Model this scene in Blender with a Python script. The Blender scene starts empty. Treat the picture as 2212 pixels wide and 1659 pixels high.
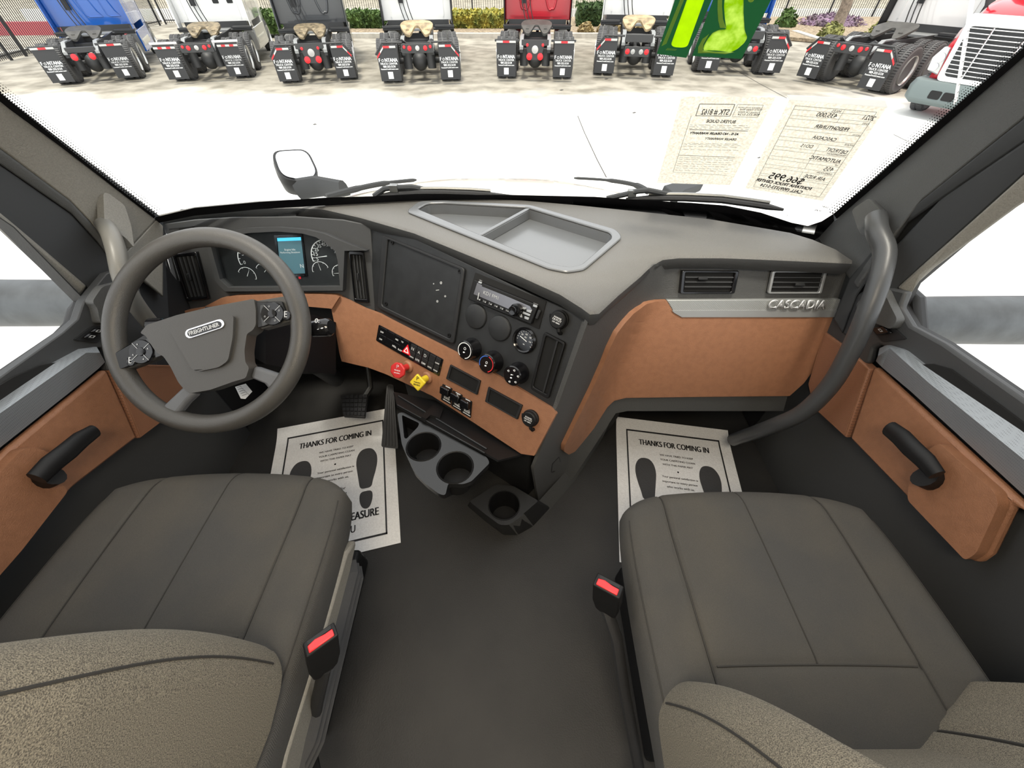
import bpy, bmesh, math, random
from mathutils import Vector as V, Matrix as M
from mathutils.geometry import tessellate_polygon
random.seed(7)
SC = bpy.context.scene
COL = SC.collection
# ---------------- camera: phone ultra wide lens held between the seats, pitched down ----------------
F = 850.0; PITCH = math.radians(47.4); SP, CP = math.sin(PITCH), math.cos(PITCH); EYE = V((0, 0, 1.32))
cam = bpy.data.cameras.new('camera'); cam.sensor_width = 36.0; cam.lens = F / 2212 * 36; cam.clip_start = .02; cam.clip_end = 400
camo = bpy.data.objects.new('camera', cam); COL.objects.link(camo); camo.location = EYE
camo.rotation_euler = (math.pi / 2 - PITCH, 0, 0); SC.camera = camo
# ---------------- sky, sun, exposure ----------------
W = bpy.data.worlds.new('sky'); SC.world = W; W.use_nodes = True
wn = W.node_tree.nodes; wl = W.node_tree.links
bg = wn['Background']; bg.inputs[1].default_value = 2.2
tc = wn.new('ShaderNodeTexCoord'); sx = wn.new('ShaderNodeSeparateXYZ'); rp = wn.new('ShaderNodeValToRGB')
wl.new(tc.outputs['Generated'], sx.inputs[0]); wl.new(sx.outputs['Z'], rp.inputs[0]); wl.new(rp.outputs[0], bg.inputs[0])
rp.color_ramp.elements[0].position = 0; rp.color_ramp.elements[0].color = (.86, .9, .95, 1)
rp.color_ramp.elements[1].position = .9; rp.color_ramp.elements[1].color = (1, .99, .97, 1)
sun = bpy.data.lights.new('sun', 'SUN'); sun.energy = 3.2; sun.angle = math.radians(9); sun.color = (1, .93, .8)
suno = bpy.data.objects.new('sun', sun); COL.objects.link(suno); suno.location = (0, -3, 8)
suno.rotation_euler = V((-.06, -.25, 1)).to_track_quat('Z', 'Y').to_euler()
# warm dome lamp in the roof behind the seats
dl = bpy.data.lights.new('dome_lamp', 'AREA'); dl.energy = 16; dl.color = (1, .86, .66); dl.shape = 'RECTANGLE'; dl.size = .5; dl.size_y = .3
dlo = bpy.data.objects.new('dome_lamp', dl); COL.objects.link(dlo); dlo.location = (-.05, -.25, 1.78)
SC.view_settings.view_transform = 'Standard'; SC.view_settings.look = 'None'
SC.view_settings.exposure = 0.0; SC.view_settings.gamma = 1.0; SC.view_settings.use_curve_mapping = False
SC.cycles.use_denoising = True
SC.cycles.max_bounces = 8; SC.cycles.transparent_max_bounces = 12
GZ = -1.42                      # the yard, below the cab floor at z = 0

# ---------------- helpers ----------------
def ray(px, py):
    u = (px - 1106) / F; v = (829.5 - py) / F
    return V((u, CP + v * SP, -SP + v * CP))
class Pl:                        # a real plane in the cab; called with an image point gives the point of the plane seen there
    def __init__(s, a, b, c):
        s.p = V(a); s.n = (V(b) - s.p).cross(V(c) - s.p).normalized()
        if s.n.dot(EYE - s.p) < 0: s.n = -s.n
    def __call__(s, px, py):
        r = ray(px, py); return EYE + r * ((s.p - EYE).dot(s.n) / r.dot(s.n))
    def nrm(s, px, py): return s.n
    def off(s, d):
        q = Pl.__new__(Pl); q.p = s.p + s.n * d; q.n = s.n; return q
def PZ(z): return Pl((0, 0, z), (1, 0, z), (0, 1, z))
def PX(x): return Pl((x, 0, 0), (x, 1, 0), (x, 0, 1))
def PY(y): return Pl((0, y, 0), (1, y, 0), (0, y, 1))
class Fn:                        # a curved surface: depth along the line of sight
    def __init__(s, f): s.f = f
    def __call__(s, px, py): return EYE + ray(px, py) * s.f(px, py)
    def nrm(s, px, py):
        a, b, c = s(px, py), s(px + 3, py), s(px, py + 3); n = (b - a).cross(c - a).normalized()
        return -n if n.dot(EYE - a) < 0 else n
def atZ(px, py, Z): return EYE + ray(px, py) * Z

def nd(nt, t, **k):
    n = nt.nodes.new('ShaderNode' + t)
    for a, b in k.items(): setattr(n, a, b)
    return n
MATS = {}
def mat(name, col, rough=.5, metal=0., bump=0., bs=300., var=0., vs=8., spec=.5, emit=0., coat=0., dirt=None):
    if name in MATS: return MATS[name]
    m = bpy.data.materials.new(name); m.use_nodes = True; nt = m.node_tree; L = nt.links; b = nt.nodes['Principled BSDF']
    I = b.inputs; I['Base Color'].default_value = (*col, 1); I['Roughness'].default_value = rough; I['Metallic'].default_value = metal
    I['Specular IOR Level'].default_value = spec; I['Coat Weight'].default_value = coat
    if emit: I['Emission Color'].default_value = (*col, 1); I['Emission Strength'].default_value = emit
    if bump or var or dirt: t = nd(nt, 'TexCoord')
    if bump:
        n = nd(nt, 'TexNoise'); n.inputs['Scale'].default_value = bs; n.inputs['Detail'].default_value = 3
        bp = nd(nt, 'Bump'); bp.inputs['Strength'].default_value = bump; bp.inputs['Distance'].default_value = .002
        L.new(t.outputs['Object'], n.inputs[0]); L.new(n.outputs[0], bp.inputs['Height']); L.new(bp.outputs[0], I['Normal'])
    if var or dirt:
        n = nd(nt, 'TexNoise'); n.inputs['Scale'].default_value = vs; n.inputs['Detail'].default_value = 6
        r = nd(nt, 'ValToRGB'); L.new(t.outputs['Object'], n.inputs[0]); L.new(n.outputs[0], r.inputs[0]); L.new(r.outputs[0], I['Base Color'])
        lo = dirt or tuple(c * (1 - var) for c in col); hi = col if dirt else tuple(min(1, c * (1 + var)) for c in col)
        r.color_ramp.elements[0].position = .35; r.color_ramp.elements[0].color = (*lo, 1)
        r.color_ramp.elements[1].position = .62; r.color_ramp.elements[1].color = (*hi, 1)
    MATS[name] = m; return m
def pattern(name, col, col2, kind, scale, rough=.6, metal=0., bump=.3, rot=0., dist=.001):
    """fine woven, perforated or ribbed surface: two colours and a bump from crossed waves"""
    if name in MATS: return MATS[name]
    m = mat(name, col, rough, metal); nt = m.node_tree; L = nt.links; b = nt.nodes['Principled BSDF']
    t = nd(nt, 'TexCoord'); mp = nd(nt, 'Mapping'); mp.inputs['Rotation'].default_value = (rot, rot * .7, rot); L.new(t.outputs['Object'], mp.inputs[0])
    if kind == 'voronoi':
        w = nd(nt, 'TexVoronoi'); w.inputs['Scale'].default_value = scale; w.inputs['Randomness'].default_value = .05; L.new(mp.outputs[0], w.inputs[0]); out = w.outputs['Distance']
    elif kind == 'noise':
        w = nd(nt, 'TexNoise'); w.inputs['Scale'].default_value = scale; w.inputs['Detail'].default_value = 4; L.new(mp.outputs[0], w.inputs[0]); out = w.outputs[0]
    else:
        w = nd(nt, 'TexWave', wave_type='BANDS', bands_direction='X' if kind == 'weave' else 'DIAGONAL'); w.inputs['Scale'].default_value = scale
        w.inputs['Distortion'].default_value = 2.2 if kind == 'weave' else .3; w.inputs['Detail Scale'].default_value = 3; L.new(mp.outputs[0], w.inputs[0])
        w2 = nd(nt, 'TexNoise'); w2.inputs['Scale'].default_value = scale * 2.2; L.new(mp.outputs[0], w2.inputs[0])
        mx = nd(nt, 'Math', operation='MULTIPLY'); L.new(w.outputs[1], mx.inputs[0]); L.new(w2.outputs[0], mx.inputs[1])
        out = mx.outputs[0] if kind == 'weave' else w.outputs[1]
    r = nd(nt, 'ValToRGB'); L.new(out, r.inputs[0]); L.new(r.outputs[0], b.inputs['Base Color'])
    r.color_ramp.elements[0].color = (*col2, 1); r.color_ramp.elements[1].color = (*col, 1)
    if kind == 'voronoi': r.color_ramp.elements[0].position = .2; r.color_ramp.elements[1].position = .32
    elif kind == 'noise': r.color_ramp.elements[0].position = .35; r.color_ramp.elements[1].position = .65
    else: r.color_ramp.elements[0].position = .05; r.color_ramp.elements[1].position = .6
    bp = nd(nt, 'Bump'); bp.inputs['Strength'].default_value = bump; bp.inputs['Distance'].default_value = dist
    L.new(out, bp.inputs['Height']); L.new(bp.outputs[0], b.inputs['Normal']); return m
def thin_glass(name, tint=(1, 1, 1), refl=.06, rough=.0):
    m = bpy.data.materials.new(name); m.use_nodes = True; nt = m.node_tree; nt.nodes.clear(); L = nt.links
    o = nd(nt, 'OutputMaterial'); mx = nd(nt, 'MixShader'); tr = nd(nt, 'BsdfTransparent'); gl = nd(nt, 'BsdfGlossy'); lw = nd(nt, 'LayerWeight')
    tr.inputs[0].default_value = (*tint, 1); gl.inputs['Roughness'].default_value = rough; lw.inputs[0].default_value = refl
    L.new(lw.outputs['Fresnel'], mx.inputs[0]); L.new(tr.outputs[0], mx.inputs[1]); L.new(gl.outputs[0], mx.inputs[2]); L.new(mx.outputs[0], o.inputs[0])
    MATS[name] = m; return m

WL = {}                          # world position of every parent
def props(o, label=None, cat=None, group=None, kind=None):
    for k, v in (('label', label), ('category', cat), ('group', group), ('kind', kind)):
        if v: o[k] = v
    return o
def thing(name, loc, label=None, cat=None, group=None, kind=None):
    o = bpy.data.objects.new(name, None); COL.objects.link(o); o.location = loc; o.empty_display_size = .1; WL[o] = V(loc)
    return props(o, label, cat, group, kind)
TXT = {}
def text_geo(s):
    if s not in TXT:
        c = bpy.data.curves.new('t', 'FONT'); c.body = s; c.size = 1; o = bpy.data.objects.new('t', c); me = bpy.data.meshes.new_from_object(o)
        vs = [v.co.copy() for v in me.vertices]; fs = [tuple(p.vertices) for p in me.polygons]
        x0 = min(v.x for v in vs); x1 = max(v.x for v in vs)
        TXT[s] = ([V(((v.x - x0) / (x1 - x0), v.y / (x1 - x0), 0)) for v in vs], fs)
        bpy.data.objects.remove(o); bpy.data.curves.remove(c); bpy.data.meshes.remove(me)
    return TXT[s]
def rnd(poly, r, n=4):
    out = []; N = len(poly)
    for i in range(N):
        p = V(poly[i]).to_2d(); a = V(poly[i - 1]).to_2d() - p; b = V(poly[(i + 1) % N]).to_2d() - p
        q = p + a.normalized() * min(r, a.length * .48); s = p + b.normalized() * min(r, b.length * .48)
        for k in range(n + 1):
            t = k / n; out.append(tuple(q * (1 - t) ** 2 + p * 2 * t * (1 - t) + s * t * t))
    return out
def lerp(a, b, t): return (a[0] + (b[0] - a[0]) * t, a[1] + (b[1] - a[1]) * t)
def bil(q, u, v):                # point inside the quad tl, tr, br, bl
    return lerp(lerp(q[0], q[1], u), lerp(q[3], q[2], u), v)
def inset(poly, k):
    cx = sum(p[0] for p in poly) / len(poly); cy = sum(p[1] for p in poly) / len(poly)
    return [(cx + (p[0] - cx) * k, cy + (p[1] - cy) * k) for p in poly]
def frame_of(n):
    n = n.normalized(); a = V((0, 0, 1)) if abs(n.z) < .9 else V((1, 0, 0)); x = a.cross(n).normalized(); return x, n.cross(x), n
class B:
    """collects shapes in world space and links them as ONE mesh object"""
    def __init__(s): s.bm = bmesh.new()
    def f(s, vs):
        try: return s.bm.faces.new(vs)
        except ValueError: pass
    def prism(s, pts, d, holes=()):
        pts = [V(p) for p in pts]; d = V(d)
        loops = [pts] + [[V(p) for p in h] for h in holes]
        A = [[s.bm.verts.new(p) for p in l] for l in loops]; T = [[s.bm.verts.new(p + d) for p in l] for l in loops]
        if holes or len(pts) > 4:
            fa = sum(A, []); ft = sum(T, [])
            for t in tessellate_polygon(loops): s.f([fa[i] for i in t]); s.f([ft[i] for i in reversed(t)])
        else: s.f(A[0]); s.f(T[0][::-1])
        for a, t in zip(A, T):
            for i in range(len(a)): j = (i + 1) % len(a); s.f([a[i], t[i], t[j], a[j]])
        return s
    def face(s, pts): s.f([s.bm.verts.new(V(p)) for p in pts]); return s
    def box(s, c, size, R=None):
        c = V(c); h = V(size) / 2; vs = []
        for k in range(8):
            p = V((h.x * (1 if k & 1 else -1), h.y * (1 if k & 2 else -1), h.z * (1 if k & 4 else -1)))
            vs.append(s.bm.verts.new(c + (R @ p if R else p)))
        for q in ((0, 2, 3, 1), (4, 5, 7, 6), (0, 1, 5, 4), (2, 6, 7, 3), (0, 4, 6, 2), (1, 3, 7, 5)): s.f([vs[i] for i in q])
        return s
    def loft(s, rings, cap=True, closed=True):
        R = [[s.bm.verts.new(V(p)) for p in r] for r in rings]; n = len(R[0])
        for a, b in zip(R, R[1:]):
            for i in range(n if closed else n - 1): j = (i + 1) % n; s.f([a[i], a[j], b[j], b[i]])
        if cap and closed: s.f(R[0][::-1]); s.f(R[-1])
        return s
    def tube(s, pts, r, n=10, sx=1.0):
        pts = [V(p) for p in pts]; N = len(pts); rr = r if isinstance(r, (list, tuple)) else [r] * N; rings = []
        x = None
        for i in range(N):
            t = (pts[min(i + 1, N - 1)] - pts[max(i - 1, 0)]).normalized()
            if x is None: x = frame_of(t)[0]
            x = (x - t * x.dot(t)).normalized(); y = t.cross(x)
            rings.append([pts[i] + (x * math.cos(a) * sx + y * math.sin(a)) * rr[i] for a in (2 * math.pi * k / n for k in range(n))])
        return s.loft(rings)
    def cyl(s, a, b, r0, r1=None, n=24): return s.tube([a, b], [r0, r0 if r1 is None else r1], n)
    def lathe(s, o, n, prof, seg=28):
        o = V(o); x, y, n = frame_of(V(n))
        return s.loft([[o + n * h + (x * math.cos(a) + y * math.sin(a)) * max(r, 1e-5) for a in (2 * math.pi * k / seg for k in range(seg))] for r, h in prof])
    def torus(s, o, n, R, r, N=48, m=12, a0=0, a1=2 * math.pi):
        o = V(o); x, y, n = frame_of(V(n)); full = abs(a1 - a0 - 2 * math.pi) < 1e-6; rings = []
        for k in range(N + (0 if full else 1)):
            a = a0 + (a1 - a0) * k / N; e = x * math.cos(a) + y * math.sin(a)
            rings.append([o + e * (R + r * math.cos(b)) + n * r * math.sin(b) for b in (2 * math.pi * j / m for j in range(m))])
        if full: rings.append(rings[0]); s.loft(rings, cap=False); bmesh.ops.remove_doubles(s.bm, verts=s.bm.verts, dist=1e-6); return s
        return s.loft(rings)
    def ball(s, c, r, u=16, v=10):
        m = M.LocRotScale(V(c), None, V(r) if hasattr(r, '__len__') else V((r, r, r))); bmesh.ops.create_uvsphere(s.bm, u_segments=u, v_segments=v, radius=1, matrix=m); return s
    def patch(s, poly, S, th=.006, base=0., rc=0, holes=()):
        if rc: poly = rnd(poly, rc)
        n = S.nrm(*poly[0]); return s.prism([S(*p) + n * base for p in poly], n * th, [[S(*p) + n * base for p in h] for h in holes])
    def ring(s, outer, inner, S, th=.006, base=0.):
        """raised frame between two outlines with the same number of points"""
        n = S.nrm(*outer[0]); N = len(outer); q = []
        for l, h in ((outer, base), (outer, base + th), (inner, base + th), (inner, base)): q.append([S(*p) + n * h for p in l])
        V_ = [[s.bm.verts.new(p) for p in l] for l in q]
        for k in range(4):
            a, b = V_[k], V_[(k + 1) % 4]
            for i in range(N): j = (i + 1) % N; s.f([a[i], a[j], b[j], b[i]])
        return s
    def grid(s, poly, S, th=.008, step=30, base=0.):
        bm = bmesh.new(); pv = [bm.verts.new((p[0], p[1], 0)) for p in poly]
        for t in tessellate_polygon([[V((p[0], p[1], 0)) for p in poly]]): bm.faces.new([pv[i] for i in t])
        for ax in (0, 1):
            lo = min(p[ax] for p in poly); hi = max(p[ax] for p in poly); k = lo + step
            while k < hi - 1:
                no = V((1, 0, 0)) if ax == 0 else V((0, 1, 0))
                bmesh.ops.bisect_plane(bm, geom=bm.verts[:] + bm.edges[:] + bm.faces[:], plane_co=no * k, plane_no=no); k += step
        mp = {}
        for v in bm.verts:
            P = S(v.co.x, v.co.y); n = S.nrm(v.co.x, v.co.y); mp[v] = (s.bm.verts.new(P + n * base), s.bm.verts.new(P + n * (base + th)))
        for fc in bm.faces:
            s.f([mp[v][1] for v in fc.verts]); s.f([mp[v][0] for v in reversed(fc.verts)])
        for e in bm.edges:
            if len(e.link_faces) == 1: a, b = e.verts; s.f([mp[a][0], mp[b][0], mp[b][1], mp[a][1]])
        bm.free(); return s
    def text(s, t, S, p0, p1, hs=1.0, lift=.0012, bold=0):
        """lettering on a surface: baseline from image point p0 to p1"""
        vs, fs = text_geo(t); mid = ((p0[0] + p1[0]) / 2, (p0[1] + p1[1]) / 2); n = S.nrm(*mid)
        a, b = S(*p0), S(*p1); X = b - a; up = n.cross(X)
        if up.dot(V((0, SP, CP))) < 0: up = -up
        up = up.normalized() * X.length * hs
        for dx in ((0, 0),) if not bold else ((-bold, 0), (bold, 0), (0, -bold), (0, bold)):
            bv = [s.bm.verts.new(a + X * (v.x + dx[0]) + up * (v.y + dx[1]) + n * lift) for v in vs]
            for f_ in fs: s.f([bv[i] for i in f_])
        return s
    def text3(s, t, o, X, U, bold=0):
        vs, fs = text_geo(t); o, X, U = V(o), V(X), V(U)
        for dx in ((0, 0),) if not bold else ((-bold, 0), (bold, 0)):
            bv = [s.bm.verts.new(o + X * (v.x + dx[0]) + U * v.y) for v in vs]
            for f_ in fs: s.f([bv[i] for i in f_])
        return s
    def line(s, pts, S, w, lift=.001):
        """thin printed line through image points, w wide"""
        for p, q in zip(pts, pts[1:]):
            n = S.nrm(*p); a, b = S(*p) + n * lift, S(*q) + n * lift; d = (b - a).normalized().cross(n) * w / 2; s.face([a - d, b - d, b + d, a + d])
        return s
    def mesh(s, name, m, smooth=.6, recalc=True):
        if recalc: bmesh.ops.recalc_face_normals(s.bm, faces=s.bm.faces)
        me = bpy.data.meshes.new(name); s.bm.to_mesh(me); s.bm.free()
        me.materials.append(MATS[m] if isinstance(m, str) else m)
        if smooth:
            me.shade_smooth(); me.set_sharp_from_angle(angle=smooth)
        return me
    def obj(s, name, m, parent=None, smooth=.6, bevel=0, label=None, seg=2, **kw):
        me = s.mesh(name, m, smooth)
        if parent is not None: me.transform(M.Translation(-WL[parent]))
        o = bpy.data.objects.new(name, me); COL.objects.link(o); WL[o] = WL[parent] if parent is not None else V((0, 0, 0))
        if parent is not None: o.parent = parent
        if bevel:
            b = o.modifiers.new('edge', 'BEVEL'); b.width = bevel; b.segments = seg; b.limit_method = 'ANGLE'; b.angle_limit = .7; b.use_clamp_overlap = True
        return props(o, label, **kw)
def inst(name, me, parent, loc, rot=None):
    o = bpy.data.objects.new(name, me); COL.objects.link(o); o.parent = parent; o.location = loc; WL[o] = V((0, 0, 0))
    if rot: o.rotation_euler = rot
    return o
# ---------------- materials ----------------
mat('plastic', (.042, .0435, .045), .52, bump=.25, bs=900)
mat('plastic_dark', (.011, .0115, .0125), .6, bump=.15, bs=900)
mat('plastic_black', (.0055, .0055, .006), .55, spec=.35)
mat('piano_black', (.006, .006, .007), .12)
mat('void', (.004, .004, .004), .9)
mat('pad', (.125, .121, .112), .42, bump=.5, bs=650, var=.22, vs=650)
mat('tray_grey', (.13, .135, .14), .22, bump=.05, bs=200, spec=.9)
mat('panel_grey', (.066, .067, .066), .55, bump=.6, bs=350)
mat('stack_black', (.0145, .0155, .0165), .45, bump=.25, bs=1200, var=.15, vs=30)
mat('tan', (.29, .135, .072), .5, bump=.5, bs=450, var=.06, vs=60)
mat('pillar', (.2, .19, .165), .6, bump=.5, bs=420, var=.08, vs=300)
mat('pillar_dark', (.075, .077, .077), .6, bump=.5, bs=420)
mat('rubber', (.015, .015, .016), .6, bump=.2, bs=300)
mat('weather', (.028, .03, .032), .7)
mat('floor_rubber', (.019, .018, .0165), .6, bump=.4, bs=260, dirt=(.0115, .011, .0105), vs=5)
mat('chrome', (.75, .75, .76), .12, 1)
mat('steel', (.3, .3, .29), .4, 1)
mat('white_ink', (.85, .86, .86), .5)
mat('dim_ink', (.4, .41, .41), .5)
mat('black_ink', (.012, .012, .014), .6)
mat('grey_ink', (.16, .15, .14), .7)
mat('red_knob', (.55, .025, .025), .35)
mat('yellow_knob', (.8, .6, .03), .4)
mat('red_plastic', (.8, .03, .035), .35)
mat('red_light', (.75, .02, .03), .25)
mat('amber', (.8, .35, .03), .3)
mat('blue_ink', (.05, .16, .6), .4)
mat('silver', (.42, .43, .43), .4, .6)
pattern('silver_weave', (.3, .325, .35), (.17, .185, .2), 'voronoi', 330, .42, .35, .4)
pattern('tan_perf', (.27, .122, .066), (.05, .022, .015), 'voronoi', 260, .6, 0, .4)
pattern('ribbed', (.42, .43, .42), (.25, .26, .26), 'diag', 120, .4, .45, .3)
pattern('fabric', (.105, .1, .092), (.048, .0465, .044), 'weave', 420, .95, 0, .8, .3)
def stain(m, lo, hi, sc):
    nt = m.node_tree; L = nt.links; b = nt.nodes['Principled BSDF']; src = b.inputs['Base Color'].links[0].from_socket; t = nd(nt, 'TexCoord'); n = nd(nt, 'TexNoise'); n.inputs['Scale'].default_value = sc; n.inputs['Detail'].default_value = 5; r = nd(nt, 'ValToRGB'); mx = nd(nt, 'MixRGB', blend_type='MULTIPLY'); mx.inputs[0].default_value = 1
    L.new(t.outputs['Object'], n.inputs[0]); L.new(n.outputs[0], r.inputs[0]); r.color_ramp.elements[0].position = .4; r.color_ramp.elements[1].position = .72; r.color_ramp.elements[0].color = (*lo, 1); r.color_ramp.elements[1].color = (*hi, 1); L.new(src, mx.inputs[1]); L.new(r.outputs[0], mx.inputs[2]); L.new(mx.outputs[0], b.inputs['Base Color'])
stain(MATS['fabric'], (.86, .87, .88), (1.28, 1.2, 1.05), 4)
pattern('fabric_back_lit', (.27, .24, .18), (.07, .062, .05), 'noise', 800, .95, 0, .9)  # backrest cloth colour lifted towards tan for the warm lamplight on it
mat('fabric_seam', (.03, .028, .025), .9)
mat('paper', (.8, .8, .8), .8, bump=.6, bs=160, var=.05, vs=200)
pattern('sheet', (.9, .88, .76), (.7, .64, .53), 'noise', 190, .8, 0, .1)
def backlit(m, k):
    nt = m.node_tree; L = nt.links; b = nt.nodes['Principled BSDF']; tr = nd(nt, 'BsdfTranslucent'); mx = nd(nt, 'MixShader'); mx.inputs[0].default_value = k
    src = b.inputs['Base Color']
    if src.is_linked: L.new(src.links[0].from_socket, tr.inputs[0])
    else: tr.inputs[0].default_value = src.default_value
    o = next(n for n in nt.nodes if n.type == 'OUTPUT_MATERIAL'); L.new(b.outputs[0], mx.inputs[1]); L.new(tr.outputs[0], mx.inputs[2]); L.new(mx.outputs[0], o.inputs[0])
backlit(MATS['sheet'], .52)
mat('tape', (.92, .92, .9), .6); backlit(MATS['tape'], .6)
mat('mirror', (.85, .86, .88), .02, 1)
mat('rim_leather', (.055, .052, .047), .42, bump=.25, bs=500)
mat('spoke_grey', (.1, .103, .108), .5, bump=.2, bs=500)
mat('lcd', (.05, .11, .13), .3, emit=.8)
mat('lcd_bar', (.08, .62, .85), .3, emit=.9)
thin_glass('glass', (.985, .99, .99), .03)
thin_glass('gauge_glass', (.93, .95, .96), .05)

# ---------------- cab shell ----------------
b = B(); b.box((-.05, .35, -.02), (2.16, 3.3, .04)); b.obj('floor', 'floor_rubber', kind='structure', label='dark worn rubber cab floor between the seats')
b = B(); b.box((-.07, 1.335, .28), (2.1, .03, .56)); b.obj('wall_front', 'plastic_dark', kind='structure', label='dark firewall at the far end of the footwells')
b = B(); b.box((-.05, -.42, 1.83), (2.3, 1.9, .05)); b.obj('ceiling', mat('headliner', (.5, .48, .44), .9), kind='structure', label='cab roof lining above the seats')
b = B(); b.box((-.05, -1.36, .9), (2.3, .05, 1.85)); b.obj('wall_back', 'headliner', kind='structure', label='rear wall of the cab behind the seats')
def PAD(px, py): return PZ(.78)(px, py)
# windscreen: curved raked glass
def wy(x, z): return 1.325 - .17 * ((x + .07) / .98) ** 2 - (z - .78) * .63
def wd(px, py):
    r = ray(px, py); t = 1.2
    for _ in range(12):
        p = EYE + r * t; g = p.y - wy(p.x, p.z); e = 1e-4; p2 = EYE + r * (t + e); t -= g / ((p2.y - wy(p2.x, p2.z) - g) / e)
    return t
WS = Fn(lambda x, y: wd(x, y)); WSI = Fn(lambda x, y: wd(x, y) - .006); WSO = Fn(lambda x, y: wd(x, y) + .012)
b = B(); N, K = 40, 16
g = [[V((-1.16 + 2.2 * i / N, 0, .74 + .86 * k / K)) for i in range(N + 1)] for k in range(K + 1)]
for r_ in g:
    for p in r_: p.y = wy(p.x, p.z)
b.loft(g, cap=False, closed=False)
win = b.obj('window_1', 'glass', kind='structure', label='raked windscreen pane looking onto the truck yard')
win.modifiers.new('pane', 'SOLIDIFY').thickness = .006
# black frit band along the pillars and the base with a fading dot screen
b = B()
fl = [(-120, 108), (0, 201), (110, 290), (220, 378), (300, 440), (336, 467)]
fr = [(2330, 8), (2212, 103), (2090, 208), (1980, 305), (1880, 395), (1800, 462)]
lo_up = [(336, 469), (420, 449), (560, 436), (700, 427), (900, 421), (1106, 421), (1285, 425), (1380, 432), (1493, 438), (1568, 444), (1643, 459), (1710, 481), (1745, 488), (1775, 478), (1800, 462)]
lo_dn = [(330, 480), (420, 462), (560, 448), (700, 440), (900, 437), (1106, 441), (1285, 449), (1420, 464), (1530, 475), (1643, 494), (1707, 505), (1760, 530), (1780, 535), (1795, 530), (1806, 505)]
lo_dn = [(x, y + (20 if 300 < i * 100 < 1150 else 4)) for i, (x, y) in enumerate(lo_dn)]
for u, d in ((lo_up, lo_dn), (fl, [(x - 40, y + 55) for x, y in fl]), (fr, [(x + 40, y + 60) for x, y in fr])):
    b.loft([[WSI(*p) for p in u], [WSI(*p) for p in d]], cap=False, closed=False)
def dots(line, nx, ny, rows, st):
    for p, q in zip(line, line[1:]):
        L = math.hypot(q[0] - p[0], q[1] - p[1]); k = 0
        while k < L:
            c = lerp(p, q, k / L)
            for r_ in range(rows):
                s = 2.3 - r_ * .42; d = 2 + r_ * 5.2; o = (st / 2 if r_ % 2 else 0) / L
                x, y = c[0] + nx * d + (q[0] - p[0]) * o, c[1] + ny * d + (q[1] - p[1]) * o
                b.face([WSI(x - s, y), WSI(x, y - s), WSI(x + s, y), WSI(x, y + s)])
            k += st
dots(fl, .62, -.78, 4, 6.5); dots(fr, -.62, -.78, 4, 6.5)
b.obj('trim_1', mat('frit', (.01, .01, .011), .95, spec=.05), smooth=0, kind='structure', label='black dotted band around the edge of the windscreen')

def strip(name, A, Bl, SA, SB, m, th=.02, steps=8, bev=.004, kind='structure', label=None, parent=None):
    """trim between two image lines, each lying on its own real plane"""
    def at(l, t):
        t *= len(l) - 1; i = min(int(t), len(l) - 2); return lerp(l[i], l[i + 1], t - i)
    b = B(); rings = []
    for k in range(steps + 1):
        t = k / steps; p, q = SA(*at(A, t)), SB(*at(Bl, t)); n = (q - p).normalized(); d = (EYE - p); d = (d - n * d.dot(n)).normalized() * th
        rings.append([p, p.lerp(q, .5) + d * .15, q, q - d, p - d])
    b.loft(rings); return b.obj(name, m, parent, kind=kind, label=label, bevel=bev)
# left pillar: frit edge -> crease -> seam -> door frame
XL, XR = PX(-1.03), PX(.93)
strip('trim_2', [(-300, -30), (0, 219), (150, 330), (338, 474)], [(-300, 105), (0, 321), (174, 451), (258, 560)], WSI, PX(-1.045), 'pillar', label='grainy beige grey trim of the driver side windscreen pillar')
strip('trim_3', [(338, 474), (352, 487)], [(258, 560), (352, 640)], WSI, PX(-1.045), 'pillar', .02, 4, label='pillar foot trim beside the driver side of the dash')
strip('trim_4', [(-300, 105), (0, 321), (174, 451), (300, 620)], [(-300, 150), (0, 356), (176, 478), (310, 660)], PX(-1.045), PX(-1.06), 'pillar_dark', label='side return of the driver side windscreen pillar, soft shade painted as a darker colour')  # soft shade past the crease put into a darker trim colour
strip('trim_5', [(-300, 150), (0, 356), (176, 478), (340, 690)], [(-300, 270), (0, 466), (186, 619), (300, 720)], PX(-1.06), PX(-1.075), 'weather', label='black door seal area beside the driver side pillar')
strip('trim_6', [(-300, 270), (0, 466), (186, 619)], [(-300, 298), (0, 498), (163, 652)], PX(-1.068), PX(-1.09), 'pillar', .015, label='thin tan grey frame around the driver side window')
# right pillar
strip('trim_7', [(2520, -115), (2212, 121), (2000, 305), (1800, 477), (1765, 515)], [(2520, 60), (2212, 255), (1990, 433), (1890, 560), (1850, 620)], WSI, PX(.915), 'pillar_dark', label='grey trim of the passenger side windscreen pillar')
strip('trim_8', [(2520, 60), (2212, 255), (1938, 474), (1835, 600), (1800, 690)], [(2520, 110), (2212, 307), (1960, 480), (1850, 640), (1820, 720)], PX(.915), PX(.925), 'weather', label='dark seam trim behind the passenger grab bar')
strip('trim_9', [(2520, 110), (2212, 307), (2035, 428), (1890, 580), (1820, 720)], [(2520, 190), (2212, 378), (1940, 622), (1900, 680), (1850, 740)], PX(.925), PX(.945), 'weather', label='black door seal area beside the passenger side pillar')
strip('trim_10', [(2520, 190), (2212, 378), (1940, 622)], [(2520, 245), (2212, 436), (1990, 600), (1965, 640)], PX(.94), PX(.96), 'pillar', .015, label='thin grey frame around the passenger side window')

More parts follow.
